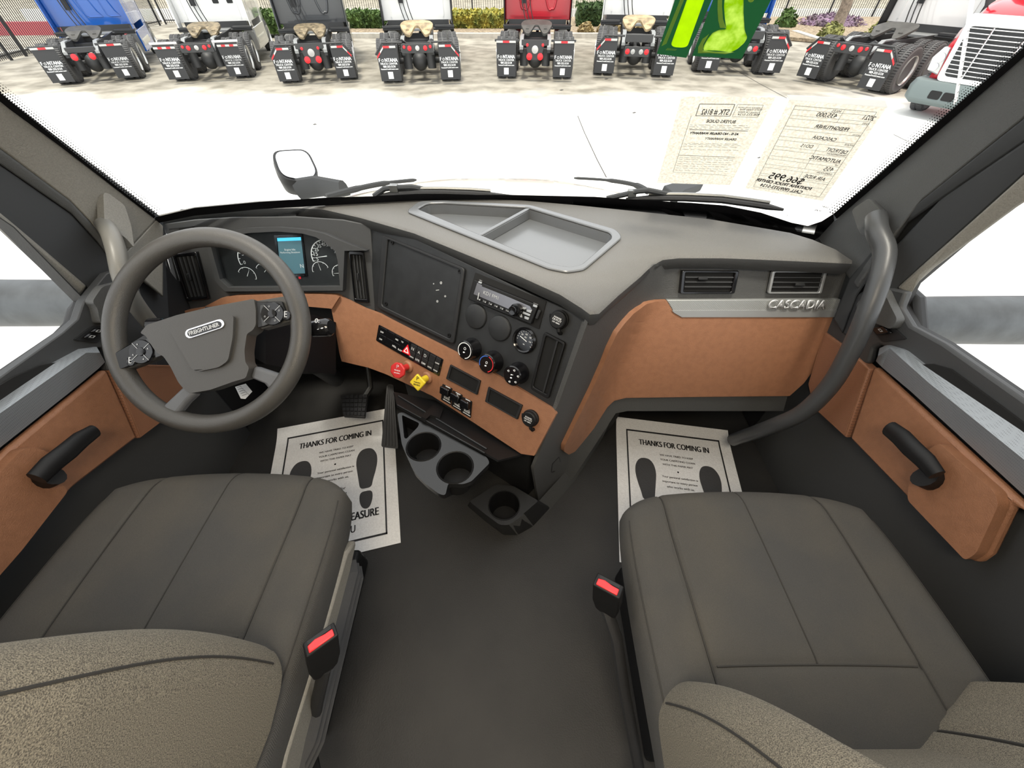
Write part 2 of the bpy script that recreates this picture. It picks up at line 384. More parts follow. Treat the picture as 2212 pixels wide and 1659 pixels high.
b = B(); b.patch([(-300, -40), (0, 216), (338, 472), (352, 700), (300, 735), (163, 652), (0, 498), (-300, 298)], PX(-1.1), .02); b.obj('trim_11', 'weather', kind='structure', label='dark body panel behind the driver side pillar trims')
b = B(); b.patch([(2520, -125), (2212, 118), (1800, 475), (1765, 515), (1780, 720), (1850, 760), (1965, 640), (1990, 600), (2212, 436), (2520, 245)], PX(.975), .02); b.obj('trim_12', 'weather', kind='structure', label='dark body panel behind the passenger side pillar trims')
# ---------------- doors ----------------
def door(side):
    L_ = side < 0; x = -1.05 if L_ else .95; g = x + side * .045
    S = PX(x); nm = 'driver' if L_ else 'passenger'
    ys = (-.9, 1.0)
    r = thing('door_1' if L_ else 'door_2', (x, .2, 0), '%s door with tan lower panel, silver strip and black pull handle' % nm, 'door', kind='structure')
    # shell below the strip, and sill above
    b = B(); b.box((x + side * .045, .0, .325), (.05, 1.9, .73)); b.obj('door_shell', 'plastic', r, bevel=.01)
    if L_:
        sill_o = [(-520, 1180), (0, 800), (118, 718), (150, 690), (163, 652), (215, 590), (268, 575), (300, 720), (330, 800), (215, 800), (205, 750), (176, 754), (116, 786), (0, 865), (-520, 1300)]
        top = [(-520, 1300), (0, 865), (116, 786), (176, 754), (209, 749)]; mid = [(-520, 1340), (0, 893), (186, 762), (216, 762)]; low = [(-520, 1460), (0, 967), (150, 848), (212, 797), (227, 782)]
        tan = [(-520, 1460), (0, 967), (212, 797), (281, 944), (135, 1055), (0, 1195), (-110, 1320), (-200, 1390), (-420, 1560)]
        grille = [(218, 797), (236, 786), (400, 790), (440, 830), (330, 912), (281, 948)]
        pad = [(-420, 1400), (0, 972), (32, 965), (70, 981), (84, 997), (76, 1030), (106, 1060), (0, 1190), (-110, 1310), (-400, 1500)]
        bar = [(79, 1034), (204, 931)]; foot = (112, 1026); sw = [(138, 734), (179, 703), (226, 706), (187, 741)]; pocket = [(-300, 1090), (-60, 850), (0, 815), (60, 790), (112, 780), (60, 815), (0, 858), (-300, 1110)]
        winq = [(-700, -100), (-300, 290), (0, 490), (163, 652), (150, 690), (118, 722), (0, 802), (-520, 1200)]
        cup = [(163, 652), (186, 619), (240, 606), (262, 640), (235, 690), (182, 700), (175, 665)]
    else:
        sill_o = [(2700, 1180), (2212, 848), (2057, 742), (1985, 704), (1961, 664), (1975, 630), (1940, 622), (1890, 625), (1800, 660), (1790, 730), (1860, 800), (1893, 782), (1900, 752), (1916, 745), (1953, 756), (1995, 789), (2212, 934), (2700, 1290)]
        top = [(2700, 1290), (2212, 934), (1995, 789), (1953, 756), (1916, 745), (1900, 752)]; mid = [(2700, 1350), (2212, 993), (2005, 826), (1922, 752), (1896, 770)]; low = [(2700, 1480), (2212, 1070), (1968, 846), (1905, 793), (1892, 780)]
        tan = [(2700, 1480), (2212, 1070), (1905, 791), (1854, 945), (2107, 1206), (2133, 1215), (2159, 1199), (2212, 1090), (2260, 1150), (2600, 1480)]
        tan = [(2270, 1122), (2212, 1070), (1905, 791), (1852, 945), (1990, 1085), (2105, 1205), (2133, 1216), (2160, 1197), (2212, 1092)]
        grille = [(1798, 716), (1850, 752), (1900, 797), (1847, 946), (1775, 882), (1763, 830)]
        pad = [(2023, 993), (2034, 978), (2074, 956), (2212, 1077), (2248, 1108), (2212, 1088), (2160, 1194), (2133, 1212), (2001, 1078), (2005, 1040)]
        pad = [(2023, 993), (2034, 978), (2074, 957), (2200, 1064), (2207, 1092), (2157, 1196), (2132, 1211), (2001, 1080), (2004, 1045)]
        bar = [(1922, 926), (2024, 1026)]; foot = (1996, 1030); sw = [(1896, 704), (1940, 697), (1979, 732), (1927, 739)]; pocket = [(1998, 788), (2040, 786), (2080, 797), (2212, 892), (2450, 1065), (2450, 1100), (2212, 930), (2060, 832)]
        winq = [(2900, -150), (2520, 215), (2212, 420), (1985, 612), (1961, 660), (1985, 704), (2057, 742), (2212, 848), (2700, 1180)]
        cup = [(1961, 664), (1942, 624), (1905, 630), (1880, 660), (1905, 690), (1960, 712), (1975, 690)]
    b = B(); b.patch(sill_o, S, .02); b.obj('door_sill', 'plastic', r, bevel=.006)
    b = B(); b.patch(cup, S, .02, .02, rc=8); b.obj('corner_cover', 'pillar_dark', r, bevel=.008)
    # silver strip: two facets meeting on a ridge that stands out from the door
    def at(l, t):
        t *= len(l) - 1; i = min(int(t), len(l) - 2); return lerp(l[i], l[i + 1], t - i)
    b = B(); rings = []
    for k in range(25):
        t = k / 24; p, q, s_ = PX(x - side * .028)(*at(top, t)), PX(x - side * .05)(*at(mid, t)), PX(x - side * .022)(*at(low, t)); o = V((side * .06, 0, 0)); rings.append([p, q, s_, s_ + o, p + o])
    b.loft(rings); b.obj('armrest_strip', 'silver_weave', r, label='silver woven pattern strip', smooth=.3)
    b = B(); b.patch(tan, S, .022); b.obj('tan_panel', 'tan', r, bevel=.008, label='tan brown panel')
    b = B(); b.patch(inset(rnd(pad, 10), 1), S, .022, .022); b.obj('armrest_pad', 'tan', r, bevel=.018, seg=4, label='raised tan pad')
    b = B(); b.patch(grille, S, .026); g_ = b.obj('speaker_grille', 'tan_perf', r, bevel=.004, label='perforated tan panel')
    b = B(); a, c = grille[-1], grille[-2] if L_ else grille[3]
    b.line([inset(grille, .95)[k] for k in (0, 1, 2, 3, 4, 5, 0)], S, .003, .027); b.obj('stitching', 'tan', g_)
    b = B(); b.patch(pocket, S, .006, .022); b.obj('map_pocket', 'void', r, label='dark recess behind the strip')
    # pull handle: a flat bar standing off the panel on a foot
    p, q = PX(x - side * .085)(*bar[0]), PX(x - side * .085)(*bar[1]); b = B(); m_ = p.lerp(q, .5) + V((-side * .004, 0, .006))
    b.tube([p, p.lerp(m_, .5) + V((0, 0, .003)), m_, q.lerp(m_, .5) + V((0, 0, .003)), q], [.019, .021, .021, .02, .016], 14, .75)
    h = b.obj('pull_handle', 'plastic_black', r)
    f_ = PX(x - side * .07)(*foot); b = B(); b.tube([f_, V((x, f_.y + .0, f_.z - .03))], [.026, .032], 14, .7); b.obj('handle_foot', 'plastic_black', h)
    b = B(); b.patch(sw, S, .004, .02, rc=4); s_ = b.obj('switch_plate', 'plastic_dark', r, bevel=.002)
    b = B()
    if L_:
        for u0, u1 in ((.12, .44), (.5, .82)): b.patch([bil(sw, *t) for t in ((u0 + .06, .15), (u1 + .06, .15), (u1, .62), (u0, .62))], S, .009, .024)
    else: b.patch([bil(sw, *t) for t in ((.16, .12), (.82, .12), (.8, .6), (.14, .6))], S, .009, .024)
    k_ = b.obj('window_switch', 'piano_black', s_, bevel=.003)
    b = B()
    if L_:
        for u in (.3, .67): b.ring([bil(sw, u + a, v) for a, v in ((-.07, .28), (.07, .28), (.07, .5), (-.07, .5))], [bil(sw, u + a, v) for a, v in ((-.045, .33), (.045, .33), (.045, .45), (-.045, .45))], S, .0005, .0335)
    else: b.ring([bil(sw, .5 + a, v) for a, v in ((-.06, .28), (.06, .28), (.06, .46), (-.06, .46))], [bil(sw, .5 + a, v) for a, v in ((-.04, .32), (.04, .32), (.04, .42), (-.04, .42))], S, .0005, .0335)
    b.obj('window_symbol', 'dim_ink', s_)
    # window rubber and pane
    G = PX(x + side * .03); b = B(); b.ring(winq, inset(winq, .985), G, .03); b.obj('window_seal', 'rubber', r)
    b = B(); b.patch(inset(winq, .995), PX(x + side * .035), .005); o = b.obj('window_2' if L_ else 'window_3', 'glass', kind='structure', label='%s side window pane' % nm)
door(-1); door(1)
# cab corners below the sills, beside the dash ends
b = B(); b.prism([(-1.12, .62, .0), (-1.12, 1.36, .0), (-1.12, 1.36, .5), (-1.12, 1.12, .6), (-1.12, 1.12, .77), (-1.12, .8, .72), (-1.12, .62, .62)], (.03, 0, 0)); b.obj('wall_left', 'plastic_dark', kind='structure', bevel=.01, label='dark side wall of the driver footwell')
b = B(); b.prism([(.98, .62, .0), (.98, 1.36, .0), (.98, 1.36, .5), (.98, 1.1, .6), (.98, 1.08, .77), (.98, .8, .76), (.98, .62, .62)], (.03, 0, 0)); b.obj('wall_right', 'plastic_dark', kind='structure', bevel=.01, label='dark side wall of the passenger footwell')
# ---------------- dashboard ----------------
P78 = PZ(.78)
ST = Pl((.198, .758, .74), (.078, .617, .366), (-.448, 1.209, .74))       # centre stack, turned to the driver
DP = Pl((0, 1.19, .745), (1, 1.19, .745), (0, 1.10, .53))                 # driver's panel
GP = Pl((0, .975, .745), (1, .975, .745), (0, .84, .36))                  # passenger panel
WPl = Pl((.19, .735, .74), (.078, .617, .366), V(GP(1432, 575)))          # side of the stack
def zof(S, px, py): r = ray(px, py); return (S.p - EYE).dot(S.n) / r.dot(S.n)
def smin(px, py):
    a, b_ = zof(WPl, px, py), zof(GP, px, py)
    if a < 0: a = 9
    k = .03; m_ = min(a, b_); return m_ - k * math.log(math.exp(-(a - m_) / k) + math.exp(-(b_ - m_) / k)) + k * .0
SW = Fn(smin)
dash = thing('dashboard', (-.05, 1.1, 0), 'dark grey dashboard with tan panels wrapping round the cab under the windscreen', 'dashboard')
# top pad: soft moulding with a turned-down lip and a tray opening
near = [(335, 466), (400, 453), (500, 446), (640, 444), (700, 447), (780, 465), (896, 498), (1011, 544), (1127, 591), (1214, 630), (1262, 660), (1278, 672), (1290, 671), (1330, 634), (1380, 592), (1405, 568), (1430, 555), (1466, 551), (1560, 551), (1643, 554), (1756, 559), (1841, 563)]
far = [(1805, 539), (1756, 518), (1707, 503), (1643, 492), (1530, 473), (1380, 457), (1243, 443), (1127, 433), (1011, 429), (900, 427), (780, 427), (700, 429), (640, 431), (560, 434), (420, 447)]
orim = rnd([(878, 460), (905, 439), (955, 437), (1147, 447), (1330, 500), (1344, 516), (1262, 586), (1225, 592), (1185, 584)], 9)
irim = rnd([(902, 455), (924, 443), (960, 442), (1140, 452), (1318, 506), (1322, 518), (1256, 576), (1232, 582), (1190, 575)], 8)
outl = [P78(*p) for p in near + far]; hole = [P78(*p) for p in irim]
b = B()
vs = outl + hole
bv = [b.bm.verts.new(p) for p in vs]
for t in tessellate_polygon([outl, hole]): b.f([bv[i] for i in t])
n_ = len(near); rows = [bv[:n_]]; lipb = B()
for dz, k in ((-.006, .006), (-.02, .008), (-.04, .0)):
    row = []
    for i in range(n_):
        a_, c_ = outl[max(i - 1, 0)], outl[min(i + 1, n_ - 1)]; t = (c_ - a_).normalized(); o_ = V((t.y, -t.x, 0))
        row.append(b.bm.verts.new(outl[i] + o_ * k + V((0, 0, dz))))
    rows.append(row)
row = [b.bm.verts.new(v.co + V((0, .05, 0))) for v in rows[-1]]; rows.append(row)
for i in range(n_ - 1): b.f([rows[0][i], rows[0][i + 1], rows[1][i + 1], rows[1][i]])
lipb.loft([[v.co.copy() for v in r_] for r_ in rows[1:]], cap=False, closed=False)
for v in [v for v in b.bm.verts if not v.link_faces]: b.bm.verts.remove(v)
lipb.obj('pad_edge', mat('pad_edge', (.045, .046, .046), .5, bump=.4, bs=650), dash, smooth=.9)
b.obj('top_pad', 'pad', dash, smooth=.9, label='grainy grey top pad')
b = B(); d = V((0, 0, -.03)); h0 = [p for p in hole]
b.loft([h0, [p + d for p in h0]], cap=False)
fv = [b.bm.verts.new(p + d) for p in h0]
for t in tessellate_polygon([h0]): b.f([fv[i] for i in t])
tr = b.obj('storage_tray', 'tray_grey', dash, label='shallow glossy tray sunk in the pad', smooth=.4)
b = B(); b.ring(orim, irim, P78, .007); b.obj('tray_rim', 'tray_grey', tr, bevel=.003)
b = B(); p, q = P78(1141, 452), P78(1034, 511); w = V((.011, .004, 0)); b.prism([p - w, q - w, q + w, p + w], (0, 0, .004)); b.prism([p - w + d, q - w + d, q + w + d, p + w + d], (0, 0, .03)); b.obj('tray_divider', 'tray_grey', tr, bevel=.002)
# driver's panel
b = B(); b.patch([(350, 484), (420, 474), (500, 469), (640, 467), (740, 474), (800, 486), (814, 668), (790, 690), (745, 650), (620, 636), (520, 640), (449, 668), (405, 690), (385, 600)], DP, .006, -.006)
b.obj('cluster_panel', 'plastic', dash, bevel=.003)
b = B(); p, q = DP(352, 488), DP(404, 690); b.prism([p, q, q + V((0, .25, 0)), p + V((0, .12, 0))], (-.012, 0, 0)); b.obj('end_panel', 'plastic_dark', dash)
# small knee locker and dark side moulding left of the panel
b = B(); b.patch([(300, 560), (352, 520), (400, 690), (372, 702), (330, 690)], DP.off(-.03), .01); b.obj('side_moulding', 'plastic_dark', dash, bevel=.004)
b = B(); b.patch([(318, 600), (350, 580), (392, 668), (360, 674), (345, 668)], DP.off(-.02), .012, rc=5); b.obj('side_cubby_lid', 'plastic', dash, bevel=.004)
# eyebrow over the instruments
ey_o = [(466, 534), (486, 506), (545, 494), (610, 491), (670, 497), (706, 505), (740, 519), (797, 538), (750, 538), (735, 540)]
b = B(); b.ring([(462, 530), (488, 503), (545, 491), (610, 489), (670, 494), (710, 503), (744, 518), (798, 539), (752, 540), (748, 624), (498, 626), (478, 604)],
                [(470, 532), (497, 511), (550, 502), (610, 499), (662, 503), (692, 511), (712, 523), (732, 540), (737, 560), (742, 615), (506, 617), (488, 600)], DP, .03)
b.obj('cluster_hood', 'plastic', dash, bevel=.006)
cl = B().patch([(470, 532), (497, 511), (550, 502), (610, 499), (662, 503), (692, 511), (712, 523), (732, 540), (737, 560), (742, 615), (506, 617), (488, 600)], DP, .002).obj('instrument_cluster', 'stack_black', dash)
b = B(); b.patch([(600, 514), (651, 512), (661, 590), (608, 592)], DP, .001, .0025); b.obj('display_screen', 'lcd', cl)
b = B(); b.patch([(600, 514), (651, 512), (652, 519), (601, 521)], DP, .001, .0037); b.obj('display_bar', 'lcd_bar', cl)
b = B(); b.ring([(594, 508), (655, 506), (666, 596), (604, 598)], [(599, 513), (652, 511), (661, 591), (608, 593)], DP, .004, .002); b.obj('display_frame', 'piano_black', cl)
D5 = DP.off(.0045)
b = B()
def dial(c, r, a0, a1, nt, needle, nums=()):
    b = B()
    o = D5(*c); s = r * (o - EYE).dot(V((0, CP, -SP))) / F; X = V((1, 0, 0)); n = DP.n; U = n.cross(X); U = -U if U.z < 0 else U
    E_ = lambda a, k: o + (X * math.cos(a) + U * math.sin(a)) * s * k
    A = lambda t: math.radians(a0 + (a1 - a0) * t)
    K = 26; inn = [E_(A(t / K), .97) for t in range(K + 1)]; out = [E_(A(t / K), 1.03) for t in range(K + 1)]
    for i in range(K): b.face([inn[i], inn[i + 1], out[i + 1], out[i]])
    for i in range(nt + 1):
        a = A(i / nt); w_ = .018; b.face([E_(a - w_, .97), E_(a + w_, .97), E_(a + w_ * 1.1, .86), E_(a - w_ * 1.1, .86)])
    for i, t in enumerate(nums):
        P = E_(A(i / max(1, len(nums) - 1)), .7); k = s * (.13 * len(t)); b.text3(t, P - X * k / 2 - U * s * .06, X * k, U * k, .02)
    a = math.radians(needle); w_ = s * .03; d_ = (X * math.cos(a) + U * math.sin(a)); q_ = n.cross(d_)
    b.face([o - q_ * w_, o + q_ * w_, o + d_ * s * .85 + q_ * w_ * .3, o + d_ * s * .85 - q_ * w_ * .3]); b.obj('gauge', 'white_ink', cl, smooth=0)
dial((706, 553), 33, 200, 20, 14, 188, ('5', '15', '25', '35', '45', '55', '65', '75'))
dial((548, 560), 33, 200, 20, 8, 140, ('0', '5', '10', '15', '20'))
dial((534, 597), 19, 150, -20, 4, 60); dial((571, 588), 18, 150, -10, 4, 45); dial((693, 584), 18, 190, 20, 4, 100); dial((735, 590), 17, 200, 80, 4, 183)
b = B(); b.text('N', DP, (651, 578), (658, 578), 1, .005, .02); b.text('Engine Idle', DP, (617, 541), (640, 540.5), 1, .005); b.text('Performing Shutdown', DP, (608, 547), (650, 546), 1, .005)
b.obj('display_lettering', 'white_ink', cl, smooth=0)
b = B(); b.patch([(646, 596), (651, 596), (652, 602), (647, 602)], DP, .001, .004); b.obj('warning_lamp', 'red_light', cl)
b = B(); b.patch([(472, 533), (498, 512), (550, 503), (610, 500), (662, 504), (692, 512), (712, 524), (731, 541), (736, 561), (741, 614), (507, 616), (489, 600)], DP, .002, .012); b.obj('cluster_lens', 'gauge_glass', cl)

def vent(outer, S, nl, across, parent, tab=(.45, .5), rimm='piano_black', k=.86):
    """air vent: dark box, frame, slats in line with one side, adjuster tab"""
    v = B().patch(outer, S, .004).obj('air_vent', 'void', parent)
    B().ring(rnd(outer, 4), rnd(inset(outer, k), 3), S, .012).obj('vent_frame', rimm, v, bevel=.003)
    i_ = inset(outer, k * .98); b = B()
    for j in range(nl):
        t = (j + 1) / (nl + 1); w_ = .028
        q = [bil(i_, *uv) for uv in (((0, t - w_), (1, t - w_), (1, t + w_), (0, t + w_)) if across else ((t - w_, 0), (t + w_, 0), (t + w_, 1), (t - w_, 1)))]
        b.patch(q, S, .006, .004)
    b.obj('vent_slats', 'plastic', v)
    u, w_ = tab; a, c = (.1, .07) if across else (.07, .09)
    B().patch([bil(i_, *t) for t in ((u - a, w_ - c), (u + a, w_ - c), (u + a, w_ + c), (u - a, w_ + c))], S, .008, .009).obj('vent_tab', 'plastic_dark', v, bevel=.002)
vent([(377, 548), (429, 543), (456, 645), (409, 650)], DP, 4, False, dash)
vent([(756, 541), (787, 543), (799, 653), (768, 651)], DP, 3, False, dash)
B().patch([(366, 494), (420, 489), (424, 500), (368, 507)], DP, .003, .0, rc=3).obj('vent_slot', 'void', dash)
# tan band under the instruments and across the lower stack
b = B(); b.grid([(400, 669), (449, 661), (489, 640), (518, 635), (620, 631), (700, 632), (732, 634), (740, 638), (724, 663), (718, 662), (640, 655), (547, 652), (489, 658), (400, 685)], DP, .028, 40)
b.obj('tan_band', 'tan', dash, bevel=.006, label='tan strip under the instruments')
def dst(px, py):
    a, c = zof(DP, px, py), zof(ST, px, py); k = .02; m_ = min(a, c); return m_ - k * math.log(math.exp(-(a - m_) / k) + math.exp(-(c - m_) / k)) - .004
DS = Fn(dst)
tanp = [(718, 640), (735, 637), (760, 649), (790, 664), (823, 676), (896, 713), (968, 749), (1040, 786), (1120, 833), (1199, 881), (1205, 892), (1158, 981), (1130, 977), (1011, 899), (939, 853), (840, 807), (800, 792), (741, 778), (736, 760), (724, 690), (718, 662)]
b = B(); b.grid(tanp, DS, .012, 24); b.obj('tan_stack_panel', 'tan', dash, bevel=.006, label='tan lower panel of the centre stack', smooth=.8)
b = B(); p = [ST(1131, 977) + ST.n * .016, ST(1203, 884) + ST.n * .016, ST(1203, 884) + V((.03, .045, .0)), ST(1131, 977) + V((.045, .05, -.01))]
b.prism(p, (0, .004, -.01)); b.obj('tan_panel_end', 'tan', dash, bevel=.003)
TS = Fn(lambda x, y: dst(x, y) - .0145)                               # face of the tan panel
# black upper stack
stk = B().patch([(800, 487), (896, 514), (1029, 578), (1156, 638), (1254, 680), (1271, 687), (1262, 716), (1197, 884), (1120, 834), (1040, 788), (968, 751), (896, 715), (823, 678), (812, 668)], ST, .006).obj('stack_panel', 'stack_black', dash, bevel=.003)
B().patch([(1262, 690), (1273, 690), (1204, 884), (1195, 884)], ST, .004, .006).obj('stack_edge', 'panel_grey', dash)
S6 = ST.off(.006)
plate = [(838, 512), (1005, 580), (981, 737), (825, 663)]
po = rnd([(830, 508), (1008, 580), (984, 743), (819, 664)], 7); pi = rnd([(842, 517), (1000, 583), (977, 732), (829, 660)], 6)
bl = B().patch([(842, 517), (1000, 583), (977, 732), (829, 660)], S6, .004, rc=6).obj('blanking_plate', 'stack_black', dash, bevel=.002)
B().ring(po, pi, S6, .01).obj('plate_frame', 'plastic_dark', bl, bevel=.003)
b = B(); n = ST.n
for c in ((848, 524), (994, 586), (971, 724), (835, 656)): b = B(); b.lathe(S6.off(.004)(*c), n, [(.006, 0), (.006, .004), (.003, .004), (.0025, .001), (0, .001)], 16); b.obj('plate_screw', 'plastic_black', bl)
b = B()
for c, r in (((953, 611), .004), ((962, 640), .003), ((945, 651), .0035), ((937, 613), .002)): b = B(); b.lathe(S6.off(.004)(*c), n, [(r, 0), (r, .0012), (r * .6, .0012), (r * .6, 0)], 12); b.obj('drill_hole', 'dim_ink', bl)
b = B()
b.line([(944, 627), (951, 626)], S6, .002, .005); b.obj('scratch', 'dim_ink', bl)
# radio
RQ = [(1031, 604), (1178, 663), (1163, 703), (1018, 645)]
rb = B().patch([(1028, 589), (1181, 651), (1165, 711), (1012, 645)], S6, .003).obj('radio', 'void', dash)
rq = lambda u, v: bil(RQ, u, v)
rad = B().patch([rq(0, 0), rq(.9, 0), rq(.93, .1), rq(.93, 1), rq(0, 1)], S6, .014).obj('radio_face', 'plastic_black', rb, bevel=.002)
R4 = S6.off(.0142); Q = lambda *t: [rq(*x) for x in t]
B().patch(Q((.015, .14), (.2, .2), (.8, .25), (.85, .4), (.6, .65), (.55, .78), (.015, .74)), R4, .001).obj('radio_display', mat('radio_face', (.16, .16, .175), .25, .5), rb, label='silver grey display fascia')
B().patch(Q((.09, .12), (.83, .12), (.83, .22), (.09, .22)), R4, .002).obj('disc_slot', 'void', rb, bevel=.001)
b = B()
for i in range(6): u = .08 + i * .085; B().patch(Q((u, .82), (u + .06, .82), (u + .06, .94), (u, .94)), R4, .003).obj('preset_button', 'plastic_dark', rb, bevel=.001)
b = B()
for i in range(6): u = .08 + i * .085; b.text(str(i + 1), R4, rq(u + .012, .91), rq(u + .024, .91), 1, .0036); b.patch(Q((u + .034, .86), (u + .052, .86), (u + .052, .91), (u + .034, .91)), R4, .0004, .003)
b.obj('button_lettering', 'dim_ink', rb, smooth=0)
for q in (((.03, .03), (.08, .03), (.08, .12), (.03, .12)), ((.84, .08), (.9, .08), (.9, .2), (.84, .2)), ((.72, .42), (.77, .38), (.76, .5), (.71, .52)), ((.78, .46), (.85, .4), (.85, .56), (.78, .56)), ((.74, .62), (.85, .62), (.85, .73), (.74, .73)), ((.69, .8), (.73, .74), (.76, .92), (.73, .95)), ((.78, .8), (.85, .8), (.85, .93), (.79, .93))): B().patch(Q(*q), R4, .002, .001).obj('radio_button', 'silver', rb, bevel=.0008)
b = B(); b.text('KD1 FM1', R4, rq(.14, .55), rq(.36, .55), 1, .0015); b.text('SOUND', R4, rq(.835, .05), rq(.9, .05), .8, .0015); b.text('SRC', R4, rq(.035, .0), rq(.075, .0), .8, .0015); b.obj('radio_lettering', 'dim_ink', rb)
k = B(); k.lathe(R4(*rq(.655, .66)), n, [(.017, 0), (.0165, .012), (.013, .013), (.012, .026), (.0105, .028), (0, .026)], 32); k.obj('volume_knob', 'piano_black', rb)
B().patch(Q((.945, .2), (.985, .2), (.985, .68), (.945, .68)), S6, .01, .003).obj('usb_cover', 'plastic_dark', rb, bevel=.002)
# round blanks, gauge and heater knobs
for c in ((1029, 683), (1080, 709)):
    B().lathe(S6(*c), n, [(.036, 0), (.036, .003), (.034, .006), (.03, .0075), (.0, .008)], 40).obj('round_blank', 'stack_black', dash, smooth=.5)
g = B().lathe(S6(1134, 735), n, [(.0355, 0), (.0355, .006), (.031, .011), (.028, .009), (.028, .003), (0, .003)], 40).obj('air_gauge', 'piano_black', dash)
b = B(); G5 = S6.off(.0035); o = G5(1134, 735); X = (S6(1144, 740) - S6(1134, 735)).normalized(); U = n.cross(X); U = -U if U.z < 0 else U
for i in range(13):
    a = math.radians(190 - i * 18); e = X * math.cos(a) + U * math.sin(a); q = n.cross(e) * .0005; b.face([o + e * .025 - q, o + e * .025 + q, o + e * .022 + q, o + e * .022 - q])
for t, x_, y_ in (('30', -.0155, .0095), ('60', -.004, .0145), ('90', .0095, .0105), ('120', .0125, .0), ('PSI', -.004, .006), ('AIR', -.003, -.013)): b.text3(t, o + X * x_ + U * y_, X * .006, U * .006, .02)
a = math.radians(165); e = X * math.cos(a) + U * math.sin(a); q = n.cross(e) * .001; b.face([o - q - e * .006, o + q - e * .006, o + q + e * .018, o - q + e * .018]); b.obj('gauge_markings', 'white_ink', g)
def knob(c, kind):
    o = S6(*c); r_ = B().lathe(o, n, [(.031, 0), (.031, .006), (.029, .009), (.0275, .038), (.025, .041), (0, .041)], 36).obj('heater_knob', 'piano_black', dash, label='glossy black %s knob' % kind)
    t = o + n * .0413; A = lambda a, k: t + (X * math.cos(a) + U * math.sin(a)) * k
    def arc(a0, a1, m_):
        b = B(); K = 20; P = [A(math.radians(a0 + (a1 - a0) * i / K), .0235) for i in range(K + 1)]; Q_ = [A(math.radians(a0 + (a1 - a0) * i / K), .0213) for i in range(K + 1)]
        for i in range(K): b.face([P[i], P[i + 1], Q_[i + 1], Q_[i]])
        b.obj('knob_scale', m_, r_)
    b = B()
    if kind == 'fan': arc(-70, 240, 'white_ink'); b.torus(t + U * .006, n, .0035, .0006, 20, 6)
    elif kind == 'temperature': arc(95, 215, 'blue_ink'); arc(85, -60, 'red_plastic'); b.torus(t + U * .004, n, .003, .0006, 20, 6)
    else:
        for i in range(5):
            a = math.radians(150 - i * 62); P = A(a, .018); b.box(P, (.003, .003, .0006), None); b.torus(P + X * .002, n, .0024, .0005, 12, 5)
        b.box(t + U * .004, (.008, .003, .001), None)
    b.ball(t - U * .005, (.0032, .0032, .001), 12, 6); b.obj('knob_symbol', 'white_ink', r_)
knob((1022, 752), 'fan'); knob((1068, 780), 'temperature'); knob((1122, 805), 'airflow')
# tall phone slot
so = rnd([(1178, 716), (1224, 740), (1187, 861), (1148, 838)], 6)
pk = B().patch([(1178, 716), (1224, 740), (1187, 861), (1148, 838)], S6, .002, rc=6).obj('phone_slot', 'void', dash)
B().ring(so, rnd([(1182, 724), (1218, 743), (1184, 851), (1154, 834)], 5), S6, .008).obj('slot_frame', 'plastic_black', pk, bevel=.002)
B().patch([(1205, 735), (1208, 736), (1177, 850), (1174, 848)], S6, .006, .002).obj('slot_rib', 'plastic_dark', pk)
def outlet(c, S, word=('POWER', 'OUTLET', '12V-180W')):
    n = S.nrm(*c); o = S(*c); r_ = B().lathe(o, n, [(.024, 0), (.0245, .007), (.0225, .009), (.0215, .016), (.019, .0185), (0, .019)], 32).obj('power_outlet_cap', 'plastic_black', dash, smooth=.5)
    X = (S(c[0] + 10, c[1] + 5) - o).normalized(); U = n.cross(X); U = -U if U.z < 0 else U; t = o + n * .0195
    b = B()
    for i, s in enumerate(word): w_ = .025 - .004 * (i == 0) - .004 * (i == 2); b.text3(s, t - X * w_ / 2 + U * (.004 - i * .006), X * w_, U * w_, .008)
    b.obj('cap_lettering', 'white_ink', r_)
    d_ = (X * .5 - U).normalized(); b = B(); b.tube([o + n * .012 + d_ * .017, o + n * .012 + d_ * .028, o + n * .006 + d_ * .034, o + d_ * .034], .0052, 10); b.box(o + n * .01 - X * .021, (.009, .009, .009)); b.obj('cap_strap', 'plastic_black', r_)
outlet((1210, 690), S6); outlet((1148, 902), TS)
# tan panel controls
SWQ = [(822, 703), (957, 776), (948, 810), (816, 734)]
sb = B().patch([(820, 701), (959, 776), (950, 812), (814, 735)], TS, .004, rc=2).obj('switch_bank', 'piano_black', dash, bevel=.002)
T4 = Fn(lambda x, y: dst(x, y) - .0195)
for i, (u0, u1) in enumerate(((0, .12), (.12, .24), (.24, .35), (.35, .47), (.5, .6), (.6, .7), (.7, .8), (.8, .9), (.9, .985))):
    for v0, v1 in ((.05, .5), (.52, .96)):
        if i in (3, 4) and v0 > .1 and i == 3: continue
        B().patch([bil(SWQ, *t) for t in ((u0 + .006, v0), (u1 - .006, v0), (u1 - .006, v1), (u0 + .006, v1))], T4, .003).obj('switch_button', 'piano_black' if i < 4 else 'plastic_dark', sb, bevel=.0008)
b = B()
for u, v, s in ((.03, .38, 'DPF'), (.03, .86, 'OFF'), (.265, .33, 'ABS'), (.245, .84, 'HILL'), (.335, .86, 'SUSP'), (.62, .86, 'LITE'), (.72, .86, 'DIFF'), (.82, .86, 'LOCK'), (.915, .86, 'DUMP'), (.525, .86, 'HORN'), (.53, .4, 'N'), (.63, .4, 'A'), (.73, .4, 'D'), (.915, .4, 'LAMP'), (.36, .3, 'w')):
    p = bil(SWQ, u, v); q = bil(SWQ, u + .022 * max(1.6, len(s) * .7), v); b.text(s, T4, p, q, .9, .0038, .02)
b.obj('switch_symbol', 'white_ink', sb)
hz = [(883, 744), (888, 768), (870, 759)]
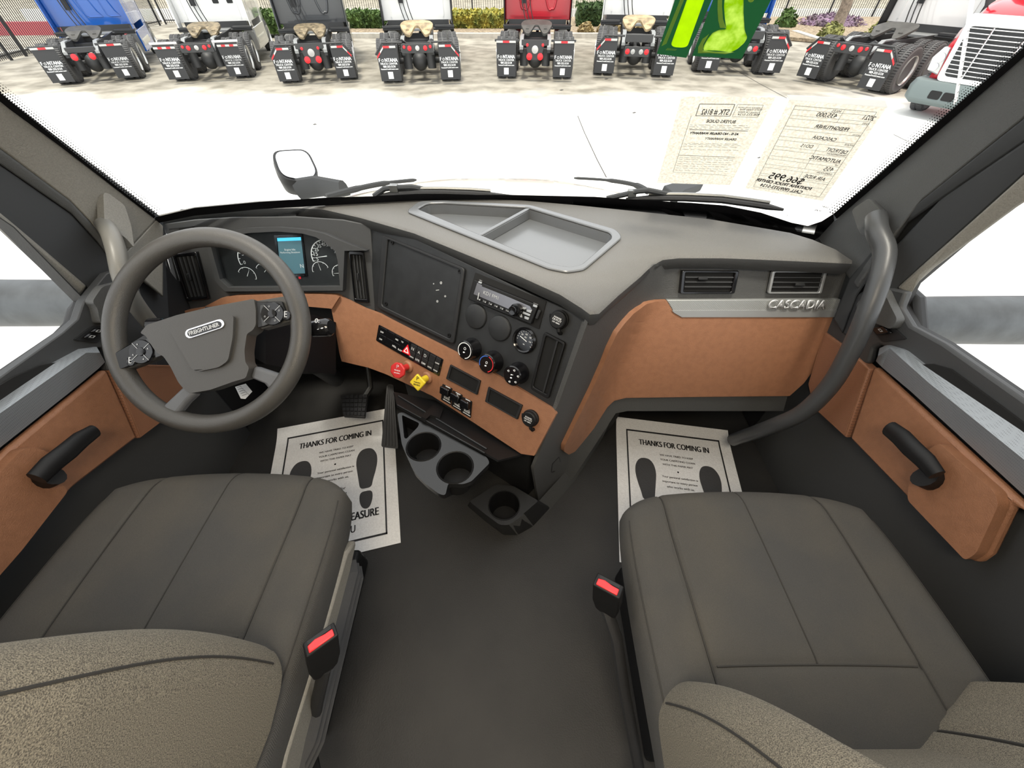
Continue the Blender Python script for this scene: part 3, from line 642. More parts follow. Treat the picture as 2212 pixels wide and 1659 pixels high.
B().patch(hz, T4, .002, .003).obj('hazard_triangle', 'red_light', sb, label='bright red hazard triangle'); B().ring(inset(hz, .62), inset(hz, .38), T4, .0006, .005).obj('triangle_symbol', 'white_ink', sb)
o_ = rnd([(811, 738), (842, 753), (840, 793), (807, 778)], 6); B().ring(o_, inset(o_, .95), TS, .0015).obj('blank_cover', 'tan', dash)
o_ = rnd([(852, 768), (950, 820), (944, 853), (925, 852), (850, 790)], 8); B().ring(o_, inset(o_, .96), TS, .002).obj('valve_recess', 'tan', dash)
def valve(c, cc, m_, sides, r, rot, txt):
    n = TS.nrm(*c); o = TS(*c); t = atZ(*cc, (o - EYE).dot(V((0, CP, -SP))) - .055); v = B(); v.tube([o, o.lerp(t, .95)], [.0105, .0105], 18); s = v.obj('valve_knob', m_, dash)
    B().lathe(o, n, [(.021, 0), (.02, .008), (.015, .012), (.013, .012)], 28).obj('valve_collar', 'tan', s)
    x, y, z = frame_of((EYE - t).normalized() * .6 + n); pts = [t + (x * math.cos(a) + y * math.sin(a)) * r for a in (rot + 2 * math.pi * k / sides for k in range(sides))]
    B().prism([p - z * .005 for p in pts], z * .01).obj('knob_plate', m_, s, bevel=.0035, seg=3)
    b = B(); f_ = t + z * .0056; X, U = (x, y) if x.x > 0 else (-x, -y)
    for i, w_ in enumerate(txt): L_ = .8 * r * (1 if i else .35); b.text3(w_, f_ - X * L_ / 2 + U * r * (.25 - .3 * i), X * L_, U * L_, .01)
    b.obj('knob_lettering', 'white_ink' if sides == 8 else 'black_ink', s)
valve((884, 791), (860, 800), 'red_knob', 8, .0265, .39, ('P', 'TRAILER', 'AIR SUPPLY'))
valve((925, 815), (903, 826), 'yellow_knob', 4, .0275, .2, ('P', 'PARKING', 'BRAKE'))
for q in ([(975, 787), (1040, 822), (1033, 852), (966, 817)], [(1057, 835), (1130, 875), (1120, 905), (1050, 866)]):
    p_ = B().patch(q, TS, .002).obj('storage_slot', 'void', dash); B().ring(q, inset(q, .86), TS, .007).obj('slot_frame', 'plastic_dark', p_, bevel=.002)
for i, (x_, y_) in enumerate(((958, 829), (980, 843), (1001, 857))):
    q = [(x_, y_), (x_ + 20, y_ + 10), (x_ + 17, y_ + 45), (x_ - 3, y_ + 33)]
    r_ = B().patch(q, TS, .006).obj('rocker_switch', 'plastic_black', dash, bevel=.001)
    B().patch([bil(q, *t) for t in ((.05, .03), (.95, .03), (.95, .5), (.05, .5))], TS, .014, .006).obj('rocker', 'piano_black', r_, bevel=.003)
    b = B(); T20 = Fn(lambda a, c: dst(a, c) - .037); T19 = Fn(lambda a, c: dst(a, c) - .0225)
    b.patch([bil(q, *t) for t in ((.25, .04), (.75, .04), (.75, .09), (.25, .09))], T20, .0005); b.patch([bil(q, *t) for t in ((.1, .93), (.9, .93), (.9, .97), (.1, .97))], T19, .0005)
    b.text(('DIFF', 'FIFTH', 'AIR')[i], T19, bil(q, .2, .72), bil(q, .8, .72), 1, .001, .02); b.text(('LOCK', 'WHEEL', 'SLIDE')[i], T19, bil(q, .2, .84), bil(q, .8, .84), 1, .001, .02); b.text(('x', 'S', 'A')[i], T20, bil(q, .35, .38), bil(q, .6, .38), 1, .001, .03); b.obj('switch_symbol', 'white_ink', r_)
# side of the stack and passenger panel, one flowing moulding
side = [(1272, 690), (1290, 678), (1335, 640), (1385, 596), (1412, 572), (1440, 561), (1466, 559), (1643, 563), (1835, 571), (1812, 640), (1797, 682), (1757, 790), (1702, 853), (1692, 888), (1510, 888), (1355, 888), (1330, 893), (1240, 1030), (1185, 1104), (1163, 1080), (1152, 1012), (1165, 980), (1202, 885)]
b = B(); b.grid(side, SW, .01, 22, -.01); b.obj('passenger_panel', 'panel_grey', dash, smooth=.9, bevel=.003, label='grey grained moulding')
sweep = [(1436, 646), (1410, 647), (1388, 652), (1359, 673), (1340, 694), (1324, 715), (1308, 748), (1295, 782), (1272, 834), (1240, 900), (1212, 958), (1211, 970), (1222, 977), (1236, 970), (1280, 920), (1298, 892), (1310, 874), (1325, 861), (1350, 855), (1500, 853), (1700, 851), (1730, 824), (1757, 788), (1776, 738), (1795, 682), (1467, 682), (1452, 672)]
b = B(); b.grid(sweep, SW, .014, 22); gl = b.obj('glove_panel', 'tan', dash, smooth=.9, bevel=.006, seg=3, label='large tan swept panel')
b = B(); b.text('AIRBAG', Fn(lambda x, y: smin(x, y) - .014), (1292, 905), (1300, 890), 1, .001); b.obj('embossed_mark', 'plastic_dark', gl)
st_ = [(1436, 645), (1808, 643), (1796, 681), (1468, 681), (1451, 671)]
b = B(); b.patch(st_, GP, .016); sp = b.obj('silver_strip', 'ribbed', dash, bevel=.002, label='ribbed silver strip')
B().patch([(1447, 667), (1801, 666), (1796, 681), (1468, 681), (1452, 672)], GP, .002, .016).obj('strip_edge', 'silver', sp)
b = B(); b.text('CASCADIA', GP, (1649, 661), (1769, 662), 1.05, .021, .006); o = b.obj('emblem_lettering', mat('emblem_silver', (.72, .73, .74), .35, .25), sp); o.modifiers.new('raised', 'SOLIDIFY').thickness = .004
vent([(1470, 583), (1593, 584), (1583, 632), (1465, 632)], GP, 3, True, dash, (.35, .3))
vent([(1664, 584), (1781, 585), (1769, 632), (1654, 632)], GP, 3, True, dash, (.55, .6), 'silver', .9)
B().patch([(1231, 976), (1305, 885), (1327, 876), (1338, 893), (1318, 925), (1278, 975), (1230, 1006)], Fn(lambda x, y: zof(WPl, x, y)), .002, rc=4).obj('side_bin', 'void', dash)
o_ = rnd([(1192, 1002), (1208, 985), (1211, 1000), (1203, 1016), (1190, 1022)], 4); B().ring(o_, inset(o_, .86), WPl, .0012).obj('embossed_badge', 'plastic_dark', dash)
# closed underside so nothing shows behind the panels
b = B(); b.prism([(-1.0, 1.12, .5), (-.45, 1.1, .34), (-.1, .9, .33), (.1, .72, .33), (.16, .8, .33), (.35, 1.02, .33), (.9, 1.0, .36), (.9, 1.315, .36), (-1.0, 1.315, .5)], (0, 0, .02)); b.obj('underside', 'void', dash)
# ---------------- steering wheel ----------------
WC = V((-.695, .698, .741)); TL = math.radians(42.6); WN = V((0, -math.sin(TL), math.cos(TL)))
WP = Pl(WC, WC + V((1, 0, 0)), WC + V((0, math.cos(TL), math.sin(TL))))
sw = thing('steering_wheel', WC, 'large four spoke grey steering wheel with a badge on its hub', 'steering wheel')
B().torus(WC, WN, .2135, .0215, 96, 18).obj('rim', 'rim_leather', sw, smooth=1.2)
b = B(); b.patch([(322, 722), (336, 705), (400, 684), (470, 667), (562, 650), (566, 672), (566, 705), (560, 716), (547, 724), (542, 760), (544, 784), (552, 795), (545, 817), (518, 825), (470, 842), (428, 849), (412, 838), (402, 825), (386, 793), (371, 771), (357, 764), (344, 745), (334, 728)], WP, .034, -.012, rc=5)
hub = b.obj('hub', 'rim_leather', sw, bevel=.012, seg=4)
WH = WP.off(.022)
b = B(); b.patch([(372, 714), (440, 694), (510, 682), (508, 730), (498, 780), (478, 794), (434, 803), (420, 798)], WH, .008, rc=8); b.obj('hub_panel', 'rim_leather', hub, bevel=.007, seg=3)
WQ = WH.off(.008)
eo = []; ax = ((403, 727), (483, 699))
def pill(p, q, r, n=10):
    d = math.atan2(q[1] - p[1], q[0] - p[0]); o = []
    for c, s in ((q, d - math.pi / 2), (p, d + math.pi / 2)): o += [(c[0] + r * math.cos(s + math.pi * k / n), c[1] + r * math.sin(s + math.pi * k / n)) for k in range(n + 1)]
    return o
em = B().patch(pill((412, 721), (476, 700), 10), WQ, .003).obj('badge', 'chrome', hub, label='chrome oval badge', bevel=.001)
B().patch(pill((415, 720.5), (473, 701.5), 7.4), WQ, .001, .003).obj('badge_field', 'piano_black', hub); b = B(); b.text('FREIGHTLINER', WQ, (413, 725), (477, 704.5), 1.1, .0045, .004); b.obj('badge_lettering', 'white_ink', hub)
def spoke(poly, name='spoke', m='rim_leather', base=-.014, th=.024, bv=.008): return B().patch(poly, WP, th, base).obj(name, m, sw, bevel=bv, seg=3)
spoke([(262, 765), (330, 722), (352, 768), (338, 778), (274, 802), (262, 800), (240, 790), (238, 770)])
spoke([(560, 652), (620, 642), (640, 640), (648, 680), (634, 695), (572, 712), (562, 705)])
spoke([(404, 832), (430, 850), (408, 870), (392, 890), (384, 908), (366, 908), (340, 893)], m='spoke_grey')
spoke([(553, 790), (620, 812), (618, 828), (600, 850), (590, 862), (584, 840), (574, 828), (545, 816)], m='spoke_grey')
def pad_(q, cc, r, small, arrows):
    p = B().patch(q, WP, .012, .006, rc=3).obj('button_pad', 'plastic_dark', sw, bevel=.003); S = WP.off(.018)
    o = S(*cc); R_ = r * (o - EYE).dot(V((0, CP, -SP))) / F
    B().lathe(o, WN, [(R_, 0), (R_, .002), (R_ * .95, .004), (R_ * .36, .003), (R_ * .33, .0055), (0, .006)], 36).obj('button_dial', 'piano_black', p)
    b = B(); x, y, n = frame_of(WN)
    for k in range(4):
        a = math.pi / 4 + k * math.pi / 2; d = x * math.cos(a) + y * math.sin(a); e = WN.cross(d) * .0006; t = o + WN * .0045; b.face([t + d * R_ * .36 - e, t + d * R_ * .36 + e, t + d * R_ * .98 + e, t + d * R_ * .98 - e])
        a = k * math.pi / 2 + .4; c = t + (x * math.cos(a) + y * math.sin(a)) * R_ * .66
        if arrows: b.face([c + y * .0022, c - y * .0014 + x * .002, c - y * .0014 - x * .002])
        else: b.torus(c, WN, .0016, .0004, 10, 5)
    b.obj('dial_symbols', 'dim_ink', p)
    o = S(*small); B().lathe(o, WN, [(.0105, 0), (.0105, .002), (.009, .003), (0, .0015)], 24).obj('round_button', 'piano_black', p); b = B(); b.text3('E', o + WN * .0035 - x * .003 - y * .004, x * .006, y * .008, .03); b.obj('button_symbol', 'white_ink', p)
    return p, S
p, S = pad_([(266, 764), (334, 722), (352, 768), (276, 798)], (307, 760), 26, (284, 781), True)
for q in ([(316, 734), (330, 726), (338, 744), (332, 748)], [(336, 756), (344, 752), (352, 768), (338, 773)]): B().patch(q, S, .003).obj('rocker_button', 'plastic', p, bevel=.001)
p, S = pad_([(562, 656), (618, 654), (631, 690), (568, 710)], (590, 678), 25, (619, 682), False)
for q in ([(564, 660), (572, 658), (568, 676), (563, 678)], [(565, 687), (570, 686), (582, 700), (568, 706)]): B().patch(q, S, .003).obj('rocker_button', 'plastic', p, bevel=.001)
# horn marks
b = B()
for c in ((388, 716), (497, 688)): b.line([(c[0] - 7, c[1] + 3), (c[0] + 5, c[1] - 2), (c[0] + 7, c[1] + 2)], WH, .0012, .0006)
b.obj('horn_mark', 'black_ink', hub)
# steering column with two stalks
col = thing('steering_column', WC - WN * .2, 'black steering column shroud behind the wheel with two stalks', 'steering column')
b = B(); x, y, n = frame_of(WN); rr = []
for h, s, s2 in ((-.075, .07, .07), (-.09, .095, .09), (-.2, .105, .1), (-.3, .12, .11), (-.44, .12, .11)):
    o = WC + WN * h; rr.append([o + x * s * max(-.8, min(.8, 1.15 * math.cos(a))) + y * s2 * max(-.8, min(.8, 1.15 * math.sin(a))) for a in (2 * math.pi * k / 24 for k in range(24))])
b.loft(rr); b.obj('column_shroud', mat('shroud', (.007, .007, .008), .75, spec=.15), col)
b = B(); b.tube([WC - WN * .3, WC - WN * .62 + V((0, -.05, -.1))], [.03, .03], 14); b.obj('column_shaft', 'plastic_dark', col)
def stalk(a, c, Z0, Z1, sym):
    p, q = atZ(*a, Z0), atZ(*c, Z1); d = (q - p); m1 = p + d * .45; o = B(); o.tube([p, m1, m1 + d * .06, q - d * .08, q], [.01, .011, .02, .022, .016], 14, 1.0); s = o.obj('stalk', 'piano_black', col, smooth=.8)
    return s, p, q
s, p, q = stalk((640, 715), (716, 706), .95, .93, 1); b = B(); f = V((0, -.35, 1)).normalized()
PF = Pl(q + f * .0225, q + f * .0225 + V((1, 0, 0)), q + f * .0225 + V((0, 1, .35))); b.text('0:', PF, (680, 698), (690, 697), 1, .001, .03); b.text('- + -', PF, (686, 713), (706, 709), .5, .001, .03); b.obj('stalk_symbol', 'white_ink', s)
s, p, q = stalk((390, 702), (322, 708), .93, .92, 0); f = V((0, -.35, 1)).normalized(); PF = Pl(q + f * .0225, q + f * .0225 + V((1, 0, 0)), q + f * .0225 + V((0, 1, .35))); b = B(); b.text('o *', PF, (320, 716), (338, 714), 1, .001, .03); b.obj('stalk_symbol', 'white_ink', s)
# inspection tag hanging under the wheel
tg = Pl(atZ(525, 847, 1.12), atZ(540, 860, 1.12), atZ(520, 860, 1.11)); b = B(); b.patch([(508, 836), (531, 829), (545, 846), (530, 862), (520, 861)], tg, .001); t_ = b.obj('paper_tag', 'white_ink', None, label='small white paper tag with handwriting hanging under the steering wheel', cat='tag')
b = B()
for i in range(5): b.line([(511 + i * 3, 838 + i * 4.4), (519 + i * 4, 835 + i * 4), (522 + i * 4, 837 + i * 4)], tg, .0012, .002)
b.obj('tag_writing', 'grey_ink', t_)

# ---------------- pedals ----------------
bp = thing('brake_pedal', atZ(767, 880, 1.5), 'black ribbed brake pedal left of the accelerator', 'pedal')
PB = Pl(atZ(767, 880, 1.5), atZ(800, 880, 1.5), atZ(767, 905, 1.46)); b = B(); b.patch([(737, 859), (797, 857), (790, 905), (744, 903)], PB, .012); b.obj('pedal_pad', 'rubber', bp, bevel=.004)
b = B()
for i in range(6):
    for j in range(5): b.patch([bil([(737, 859), (797, 857), (790, 905), (744, 903)], (i + a) / 6, (j + c) / 5) for a, c in ((.1, .12), (.9, .12), (.9, .88), (.1, .88))], PB, .005, .012)
b.obj('pedal_tread', 'rubber', bp)
b = B(); b.tube([PB(785, 862), atZ(800, 838, 1.56), atZ(795, 790, 1.6)], .012, 10); b.obj('pedal_arm', 'steel', bp)
ap = thing('accelerator_pedal', atZ(845, 960, 1.5), 'tall narrow ribbed accelerator pedal beside the left paper mat', 'pedal')
PA = Pl(atZ(843, 962, 1.45), atZ(870, 962, 1.45), atZ(846, 835, 1.5)); aq = [(838, 832), (852, 832), (857, 900), (863, 970), (826, 966), (832, 900)]
b = B(); b.patch(rnd(aq, 5), PA, .014); b.obj('pedal_plate', 'rubber', ap, bevel=.004); b = B()
for u in (.2, .4, .6, .8): b.patch([lerp(lerp((838, 834), (852, 834), u - .06), lerp((827, 964), (862, 968), u - .06), t) for t in (0, .98)] + [lerp(lerp((838, 834), (852, 834), u + .06), lerp((827, 964), (862, 968), u + .06), t) for t in (.98, 0)], PA, .004, .014)
b.obj('pedal_tread', 'rubber', ap)
b = B(); p = PA(845, 950); b.prism([p, p + V((.03, 0, 0)), V((p.x + .03, p.y + .12, 0)), V((p.x, p.y + .12, 0))], (0, .01, -.005)); b.obj('pedal_base', 'plastic_black', ap)

# ---------------- centre console with cup holders ----------------
cc_ = thing('center_console', (.02, .7, 0), 'black floor console with cup holders below the centre stack', 'console')
b = B(); w0 = (V(WPl(1163, 1080)) ); b.prism([(.055, .66, 0), (-.40, .99, 0), (-.40, 1.29, 0), (.40, 1.29, 0), (.40, 1.06, 0)], (0, 0, .36)); b.obj('console_column', 'plastic_dark', cc_, bevel=.01)
TZ = PZ(.385)
top = [(858, 893), (872, 890), (888, 895), (920, 914), (985, 950), (1052, 988), (1058, 1000), (1030, 1028), (1018, 1040), (1000, 1046), (968, 1044), (962, 1070), (950, 1068), (920, 1046), (896, 1022), (879, 985), (868, 960)]
def circ(S, c, r, n=28): o = S(*c); return [o + V((math.cos(2 * math.pi * k / n), math.sin(2 * math.pi * k / n), 0)) * r for k in range(n)]
h1 = circ(TZ, (915, 964), .0455); h2 = circ(TZ, (983, 1009), .0465); hp = [TZ(*p) for p in rnd([(868, 896), (906, 914), (903, 922), (878, 948), (873, 946)], 4)]
t3 = [TZ(*p) for p in rnd(top, 6)]; d = V((0, 0, -.02))
b = B(); lo = [p + V((0, 0, -.02)) for p in t3]; ce = V((-.14, .62, .385)); lo2 = [ce + (p - ce) * .86 + V((0, .03, -.1)) for p in t3]
loops = [t3, h1, h2, hp]; bv = [b.bm.verts.new(p) for p in sum(loops, [])]
for t in tessellate_polygon(loops): b.f([bv[i] for i in t])
vs_l = [b.bm.verts.new(p) for p in lo]; vs_m = [b.bm.verts.new(p) for p in lo2]; N = len(t3)
for i in range(N): j = (i + 1) % N; b.f([bv[i], bv[j], vs_l[j], vs_l[i]]); b.f([vs_l[i], vs_l[j], vs_m[j], vs_m[i]])
b.f(vs_m); b.obj('cup_tray', mat('tray_black', (.01, .0105, .011), .3, bump=.1, bs=400), cc_, smooth=.5)
for h in (h1, h2):
    c = sum(h, V()) / len(h); b = B(); b.loft([[c + (p - c) * 1.0 for p in h], [c + (p - c) * .92 + V((0, 0, -.078)) for p in h]], cap=False); b.face([c + (p - c) * .92 + V((0, 0, -.078)) for p in h]); b.loft([[c + (p - c) * 1.0 + V((0, 0, .001)) for p in h], [c + (p - c) * 1.05 + V((0, 0, .003)) for p in h], [c + (p - c) * 1.1 + V((0, 0, .0)) for p in h]], cap=False); b.obj('cup_holder', 'plastic_black', cc_, smooth=.7)
b = B(); c = sum(hp, V()) / len(hp); b.loft([hp, [p + V((0, 0, -.06)) for p in hp]], cap=False); b.face([p + V((0, 0, -.06)) for p in hp]); b.obj('coin_pocket', 'plastic_black', cc_)
# shelf rail between tray and tan panel
b = B(); A_ = [(857, 855), (857, 872), (1075, 998), (1110, 965), (1090, 950)]; P_ = Pl(TZ(857, 875), TZ(1075, 1000), ST(1090, 960)); b.patch([(850, 850), (857, 880), (1052, 985), (1075, 998), (1128, 985), (1100, 972), (940, 868)], P_, .006); b.obj('console_shelf', 'plastic_black', cc_)
b = B(); b.tube([P_(860, 860) + P_.n * .008, P_(1050, 975) + P_.n * .008], .0035, 8); b.tube([P_(858, 880) + P_.n * .008, P_(1046, 984) + P_.n * .008], .003, 8); b.obj('shelf_rail', 'tray_black', cc_)
b = B(); b.patch([(936, 880), (956, 890), (948, 912), (928, 906), (918, 915), (908, 910)], P_, .012, .004); b.obj('shelf_clip', 'plastic_black', cc_)
# lower block with one cup holder
BZ = PZ(.13); bt = rnd([(1014, 1083), (1072, 1046), (1110, 1050), (1163, 1082), (1128, 1112), (1100, 1134), (1080, 1134), (1050, 1112)], 6); t3 = [BZ(*p) for p in bt]; h3 = circ(BZ, (1089, 1091), .049)
fl_ = [PZ(0)(*p) for p in rnd([(1008, 1092), (1060, 1058), (1112, 1056), (1190, 1096), (1150, 1138), (1118, 1156), (1088, 1156), (1048, 1126)], 6)]
b = B(); loops = [t3, h3]; bv = [b.bm.verts.new(p) for p in sum(loops, [])]
for t in tessellate_polygon(loops): b.f([bv[i] for i in t])
N = len(t3); lv = [b.bm.verts.new(p) for p in fl_]
for i in range(N): j = (i + 1) % N; b.f([bv[i], bv[j], lv[j], lv[i]])
b.obj('console_block', 'plastic_dark', cc_)
c = sum(h3, V()) / len(h3); b = B(); b.loft([h3, [c + (p - c) * .9 + V((0, 0, -.1)) for p in h3]], cap=False); b.face([c + (p - c) * .9 + V((0, 0, -.1)) for p in h3]); b.torus(c, V((0, 0, 1)), .0495, .002, 36, 6); b.obj('cup_holder', 'plastic_black', cc_, smooth=.7)
b = B(); sk = [(1118, 1156), (1152, 1136), (1190, 1098), (1240, 1040), (1290, 965), (1334, 893)]; up = [(1100, 1134), (1130, 1112), (1166, 1080), (1222, 1018), (1280, 948), (1326, 886)]
b.loft([[PZ(0)(*p) for p in sk], [Fn(lambda x, y: zof(WPl, x, y) - .03)(*p) if p[0] > 1160 else BZ(*p) for p in up], [Fn(lambda x, y: zof(WPl, x, y) + .02)(*p) if p[0] > 1160 else BZ(*p) + V((0, .02, -.01)) for p in up]], cap=False, closed=False); b.obj('kick_strip', 'panel_grey', cc_, smooth=.9)

# ---------------- paper floor mats ----------------
def mat_(o, X, Y, w, h, label):
    o, X, Y = V(o), V(X), V(Y); N = V((0, 0, 1)); P = lambda u, v, k=0: o + X * u * w - Y * v * h + N * (.003 + .012 * max(0, 1 - v * 7) ** 2 + k)
    r = thing('paper_floor_mat', o, label, 'floor mat', 'paper floor mats'); b = B(); b.loft([[P(i / 10, j / 20) for i in range(11)] for j in range(21)], cap=False, closed=False); pp = b.obj('paper_sheet', 'paper', r)
    b = B(); k = .0012; e = .012
    for q in ((.09, .085, .91, .085 + e), (.09, .92, .91, .92 + e), (.09, .085, .09 + e, .93), (.91 - e, .085, .91, .93)):
        if q[2] - q[0] > q[3] - q[1]: b.loft([[P(q[0] + (q[2] - q[0]) * i / 10, q[1] + j * (q[3] - q[1]), k) for i in range(11)] for j in (0, 1)], cap=False, closed=False)
        else: b.loft([[P(q[0] + j * (q[2] - q[0]), q[1] + (q[3] - q[1]) * i / 20, k) for i in range(21)] for j in (0, 1)], cap=False, closed=False)
    b.obj('printed_border', 'black_ink', r)
    b = B(); T = lambda s, u, v, ww, hh, bo=.002: b.text3(s, P(u, v, k), X * ww * w, Y * ww * w * hh, bo)
    T('THANKS FOR COMING IN', .2, .2, .6, 1.6, .004); T('WE HAVE TRIED TO KEEP', .37, .27, .28, 1); T('YOUR CARPETING CLEAN', .37, .305, .29, 1); T('WITH THIS PAPER MAT', .385, .34, .25, 1)
    T('.', .5, .385, .015, 1); T('Your personal satisfaction is', .37, .43, .29, 1); T('important to every person', .37, .465, .28, 1); T('who works with us.', .4, .5, .22, 1)
    T('Thank you for', .4, .58, .2, 1); T('letting us service', .4, .615, .21, 1); T('your car again', .42, .65, .18, 1); T('IT IS ALWAYS A PLEASURE', .15, .8, .7, 1.5, .004); T('TO SERVE YOU', .32, .875, .36, 1.5, .004)
    b.obj('lettering', 'black_ink', r, smooth=0)
    for sx_, nm in ((-1, .24), (1, .76)):
        sole = [(0, -.17), (.05, -.16), (.085, -.11), (.09, -.05), (.075, .02), (.05, .09), (.04, .14), (-.05, .14), (-.062, .07), (-.075, 0), (-.085, -.06), (-.075, -.12), (-.045, -.16)]; heel = [(-.05, .16), (.042, .16), (.05, .21), (.03, .27), (0, .285), (-.035, .27), (-.055, .22)]
        b = B()
        for pl in (sole, heel): q = rnd(pl, .03); b.face([P(nm + sx_ * x_, .468 + y_ * .98, k * .8) for x_, y_ in q])
        b.obj('shoe_print', mat('shoe_ink', (.05, .05, .052), .8, bump=.6, bs=160), r, smooth=0)
    return r
a = math.radians(14); X = V((math.cos(a), math.sin(a), 0)); Y = V((-math.sin(a), math.cos(a), 0))
mat_(V((-.369, .496, 0)) - X * .46 + Y * .585, X, Y, .46, .585, 'white paper floor mat with shoe prints under the steering wheel')
a = math.radians(-9); X = V((math.cos(a), math.sin(a), 0)); Y = V((-math.sin(a), math.cos(a), 0))
mat_(V((.437, 1.014, 0)), X, Y, .446, .587, 'white paper floor mat with shoe prints in the passenger footwell')

# ---------------- seats ----------------
def seat(cx, yb, L, zt, label, bky, bkz, bol, lean, drv):
    s = thing('driver_seat' if drv else 'passenger_seat', (cx, yb + .2, 0), label, 'seat', 'cab seats'); w = .29
    def surf(sx_, t):
        a = abs(sx_); x = cx + sx_ * w * (1 - .06 * t ** 6); y = yb + t * L * (1 - .10 * a ** 5 - .012 * a * a)
        e = min((1 - a) * w, (1 - t) * L * .9); r = .05; z = zt + .022 * max(0, (a - .5) / .5) ** 1.5 - .02 * t * t
        if e < r: z -= (r - math.sqrt(max(0, r * r - (r - e) ** 2))) * .95
        for c in (-.62, .62): z -= .007 * math.exp(-((sx_ - c - .03 * t * (1 if c > 0 else -1)) / .017) ** 2)
        if a < .62: z -= .003 * math.exp(-(sx_ / .012) ** 2) * (1 if t > .33 else 0); z -= .005 * math.exp(-((t - .33) / .009) ** 2); z += .008 * math.exp(-(sx_ / .5) ** 2)
        return V((x, y, z))
    NX, NY = 110, 70; us = [math.sin((i / NX - .5) * math.pi) * .5 + (i / NX - .5) for i in range(NX + 1)]; ts = [1 - (1 - j / NY) ** 1.25 for j in range(NY + 1)]
    b = B(); G = [[surf(u, t) for u in us] for t in ts]; b.loft(G, cap=False, closed=False)
    edge = G[0][:] + [r_[-1] for r_ in G[1:]] + G[-1][-2::-1] + [r_[0] for r_ in G[-2:0:-1]]; c0 = V((cx, yb + L * .5, 0)); rr = [edge]
    for k, z in ((1.0, zt - .085), (.96, zt - .13)): rr.append([V((c0.x + (p.x - c0.x) * k, c0.y + (p.y - c0.y) * k, z)) for p in edge])
    b.loft(rr, cap=False); b.face(rr[-1]); bmesh.ops.remove_doubles(b.bm, verts=b.bm.verts, dist=1e-5)
    cu = b.obj('seat_cushion', 'fabric', s, smooth=1.3)
    b = B()
    for c in (-.62, .62): b = B(); b.tube([surf(c + .03 * t * (1 if c > 0 else -1), t) + V((0, 0, .0015)) for t in [i / 40 for i in range(41)]], .0022, 6); b.obj('seam', 'fabric_seam', cu)
    b = B(); b.tube([surf(0, .33 + .66 * i / 30) + V((0, 0, .001)) for i in range(31)], .0014, 6); b.obj('seam', 'fabric_seam', cu); b = B(); b.tube([surf(-.6 + 1.2 * i / 30, .33) + V((0, 0, .001)) for i in range(31)], .0018, 6); b.obj('seam', 'fabric_seam', cu)
    b = B()
    for c in (-.965, .965): b = B(); b.tube([surf(c, .02 + .9 * i / 30) + V((0, 0, .001)) for i in range(31)], .0014, 6); b.obj('stitching', 'fabric_seam', cu)
    # backrest
    Fd = V((0, math.cos(lean), math.sin(lean))); U = V((0, -math.sin(lean), math.cos(lean))); O = V((cx, bky, bkz)); H = .74
    def bs(sx_, t):
        a = abs(sx_); e = min((1 - a) * w, (1 - t) * H, t * H + .03); r = .06; f = bol * min(1, max(0, (a - (.42 if drv else .34)) / (.36 if drv else .48))) ** 1.1
        f += .02 * math.sin(min(1, t * 1.6) * math.pi); wt = w * (1 - .12 * max(0, t - .5) * 2)
        if e < r: f -= (r - math.sqrt(max(0, r * r - (r - e) ** 2))) * 1.05
        for c in (-.5, .5): f -= .006 * math.exp(-((sx_ - c) / .018) ** 2)
        return O + V((1, 0, 0)) * sx_ * wt + U * (t * H) + Fd * f
    G = [[bs(u, t) for u in us] for t in [j / 60 for j in range(61)]]; b = B(); b.loft(G, cap=False, closed=False)
    edge = G[0][:] + [r_[-1] for r_ in G[1:]] + G[-1][-2::-1] + [r_[0] for r_ in G[-2:0:-1]]; m_ = sum(edge, V()) / len(edge); rr = [edge]
    for k, dd in ((1, -.04), (.97, -.12), (.85, -.15)): rr.append([m_ + (p - Fd * (p - m_).dot(Fd) - m_) * k + Fd * dd for p in edge])
    b.loft(rr, cap=False); b.face(rr[-1]); bmesh.ops.remove_doubles(b.bm, verts=b.bm.verts, dist=1e-5)
    bk = b.obj('backrest', 'fabric_back_lit', s, smooth=1.3)
    b = B()
    for c, e_, k_ in ((-.5, .02, .0025), (.5, .02, .0025), (-.97, .04, .0016), (.97, .04, .0016)): b = B(); b.tube([bs(c, e_ + .93 * i / 40) + Fd * .001 for i in range(41)], k_, 6); b.obj('seam', 'fabric_seam', bk)
    b = B(); h0 = O + U * (H + .06); b.ball(h0 + Fd * .0, (.15, .06, .1), 24, 14); b.obj('headrest', 'fabric_back_lit', s)
    b = B()
    for k in (-.06, .06): b.cyl(O + U * (H - .05) - Fd * .02 + V((k, 0, 0)), h0 - Fd * .02 + V((k, 0, 0)), .007)
    b.obj('headrest_post', 'steel', s)
    # base: pedestal, suspension bellows, trim and recliner cover
    b = B(); b.box((cx, yb + L * .48, .05), (.42, L * .8, .1)); b.obj('pedestal', 'plastic_black', s, bevel=.01)
    b = B(); b.box((cx, yb + L * .48, .2), (.36, L * .72, .22)); b.obj('seat_riser', 'plastic_black', s, bevel=.01)
    b = B(); zs = zt - .13; K = 3; rr = []
    for i in range(K * 2 + 1): z = zs - .07 + .07 * i / (2 * K); k = (w - .01 if drv else w - .07) + (.018 if i % 2 else 0); rr.append([V((cx + sx_ * k, yb + L * (.34 + sy * (.33 + (.015 if i % 2 else 0))), z)) for sx_, sy in ((-1, -1), (-.8, -1.04), (.8, -1.04), (1, -1), (1.04, -.8), (1.04, .8), (1, .95), (.8, 1.02), (-.8, 1.02), (-1, .95), (-1.04, .8), (-1.04, -.8))])
    b.loft(rr); b.obj('bellows', 'rubber', s, smooth=0, label='black ribbed rubber bellows')
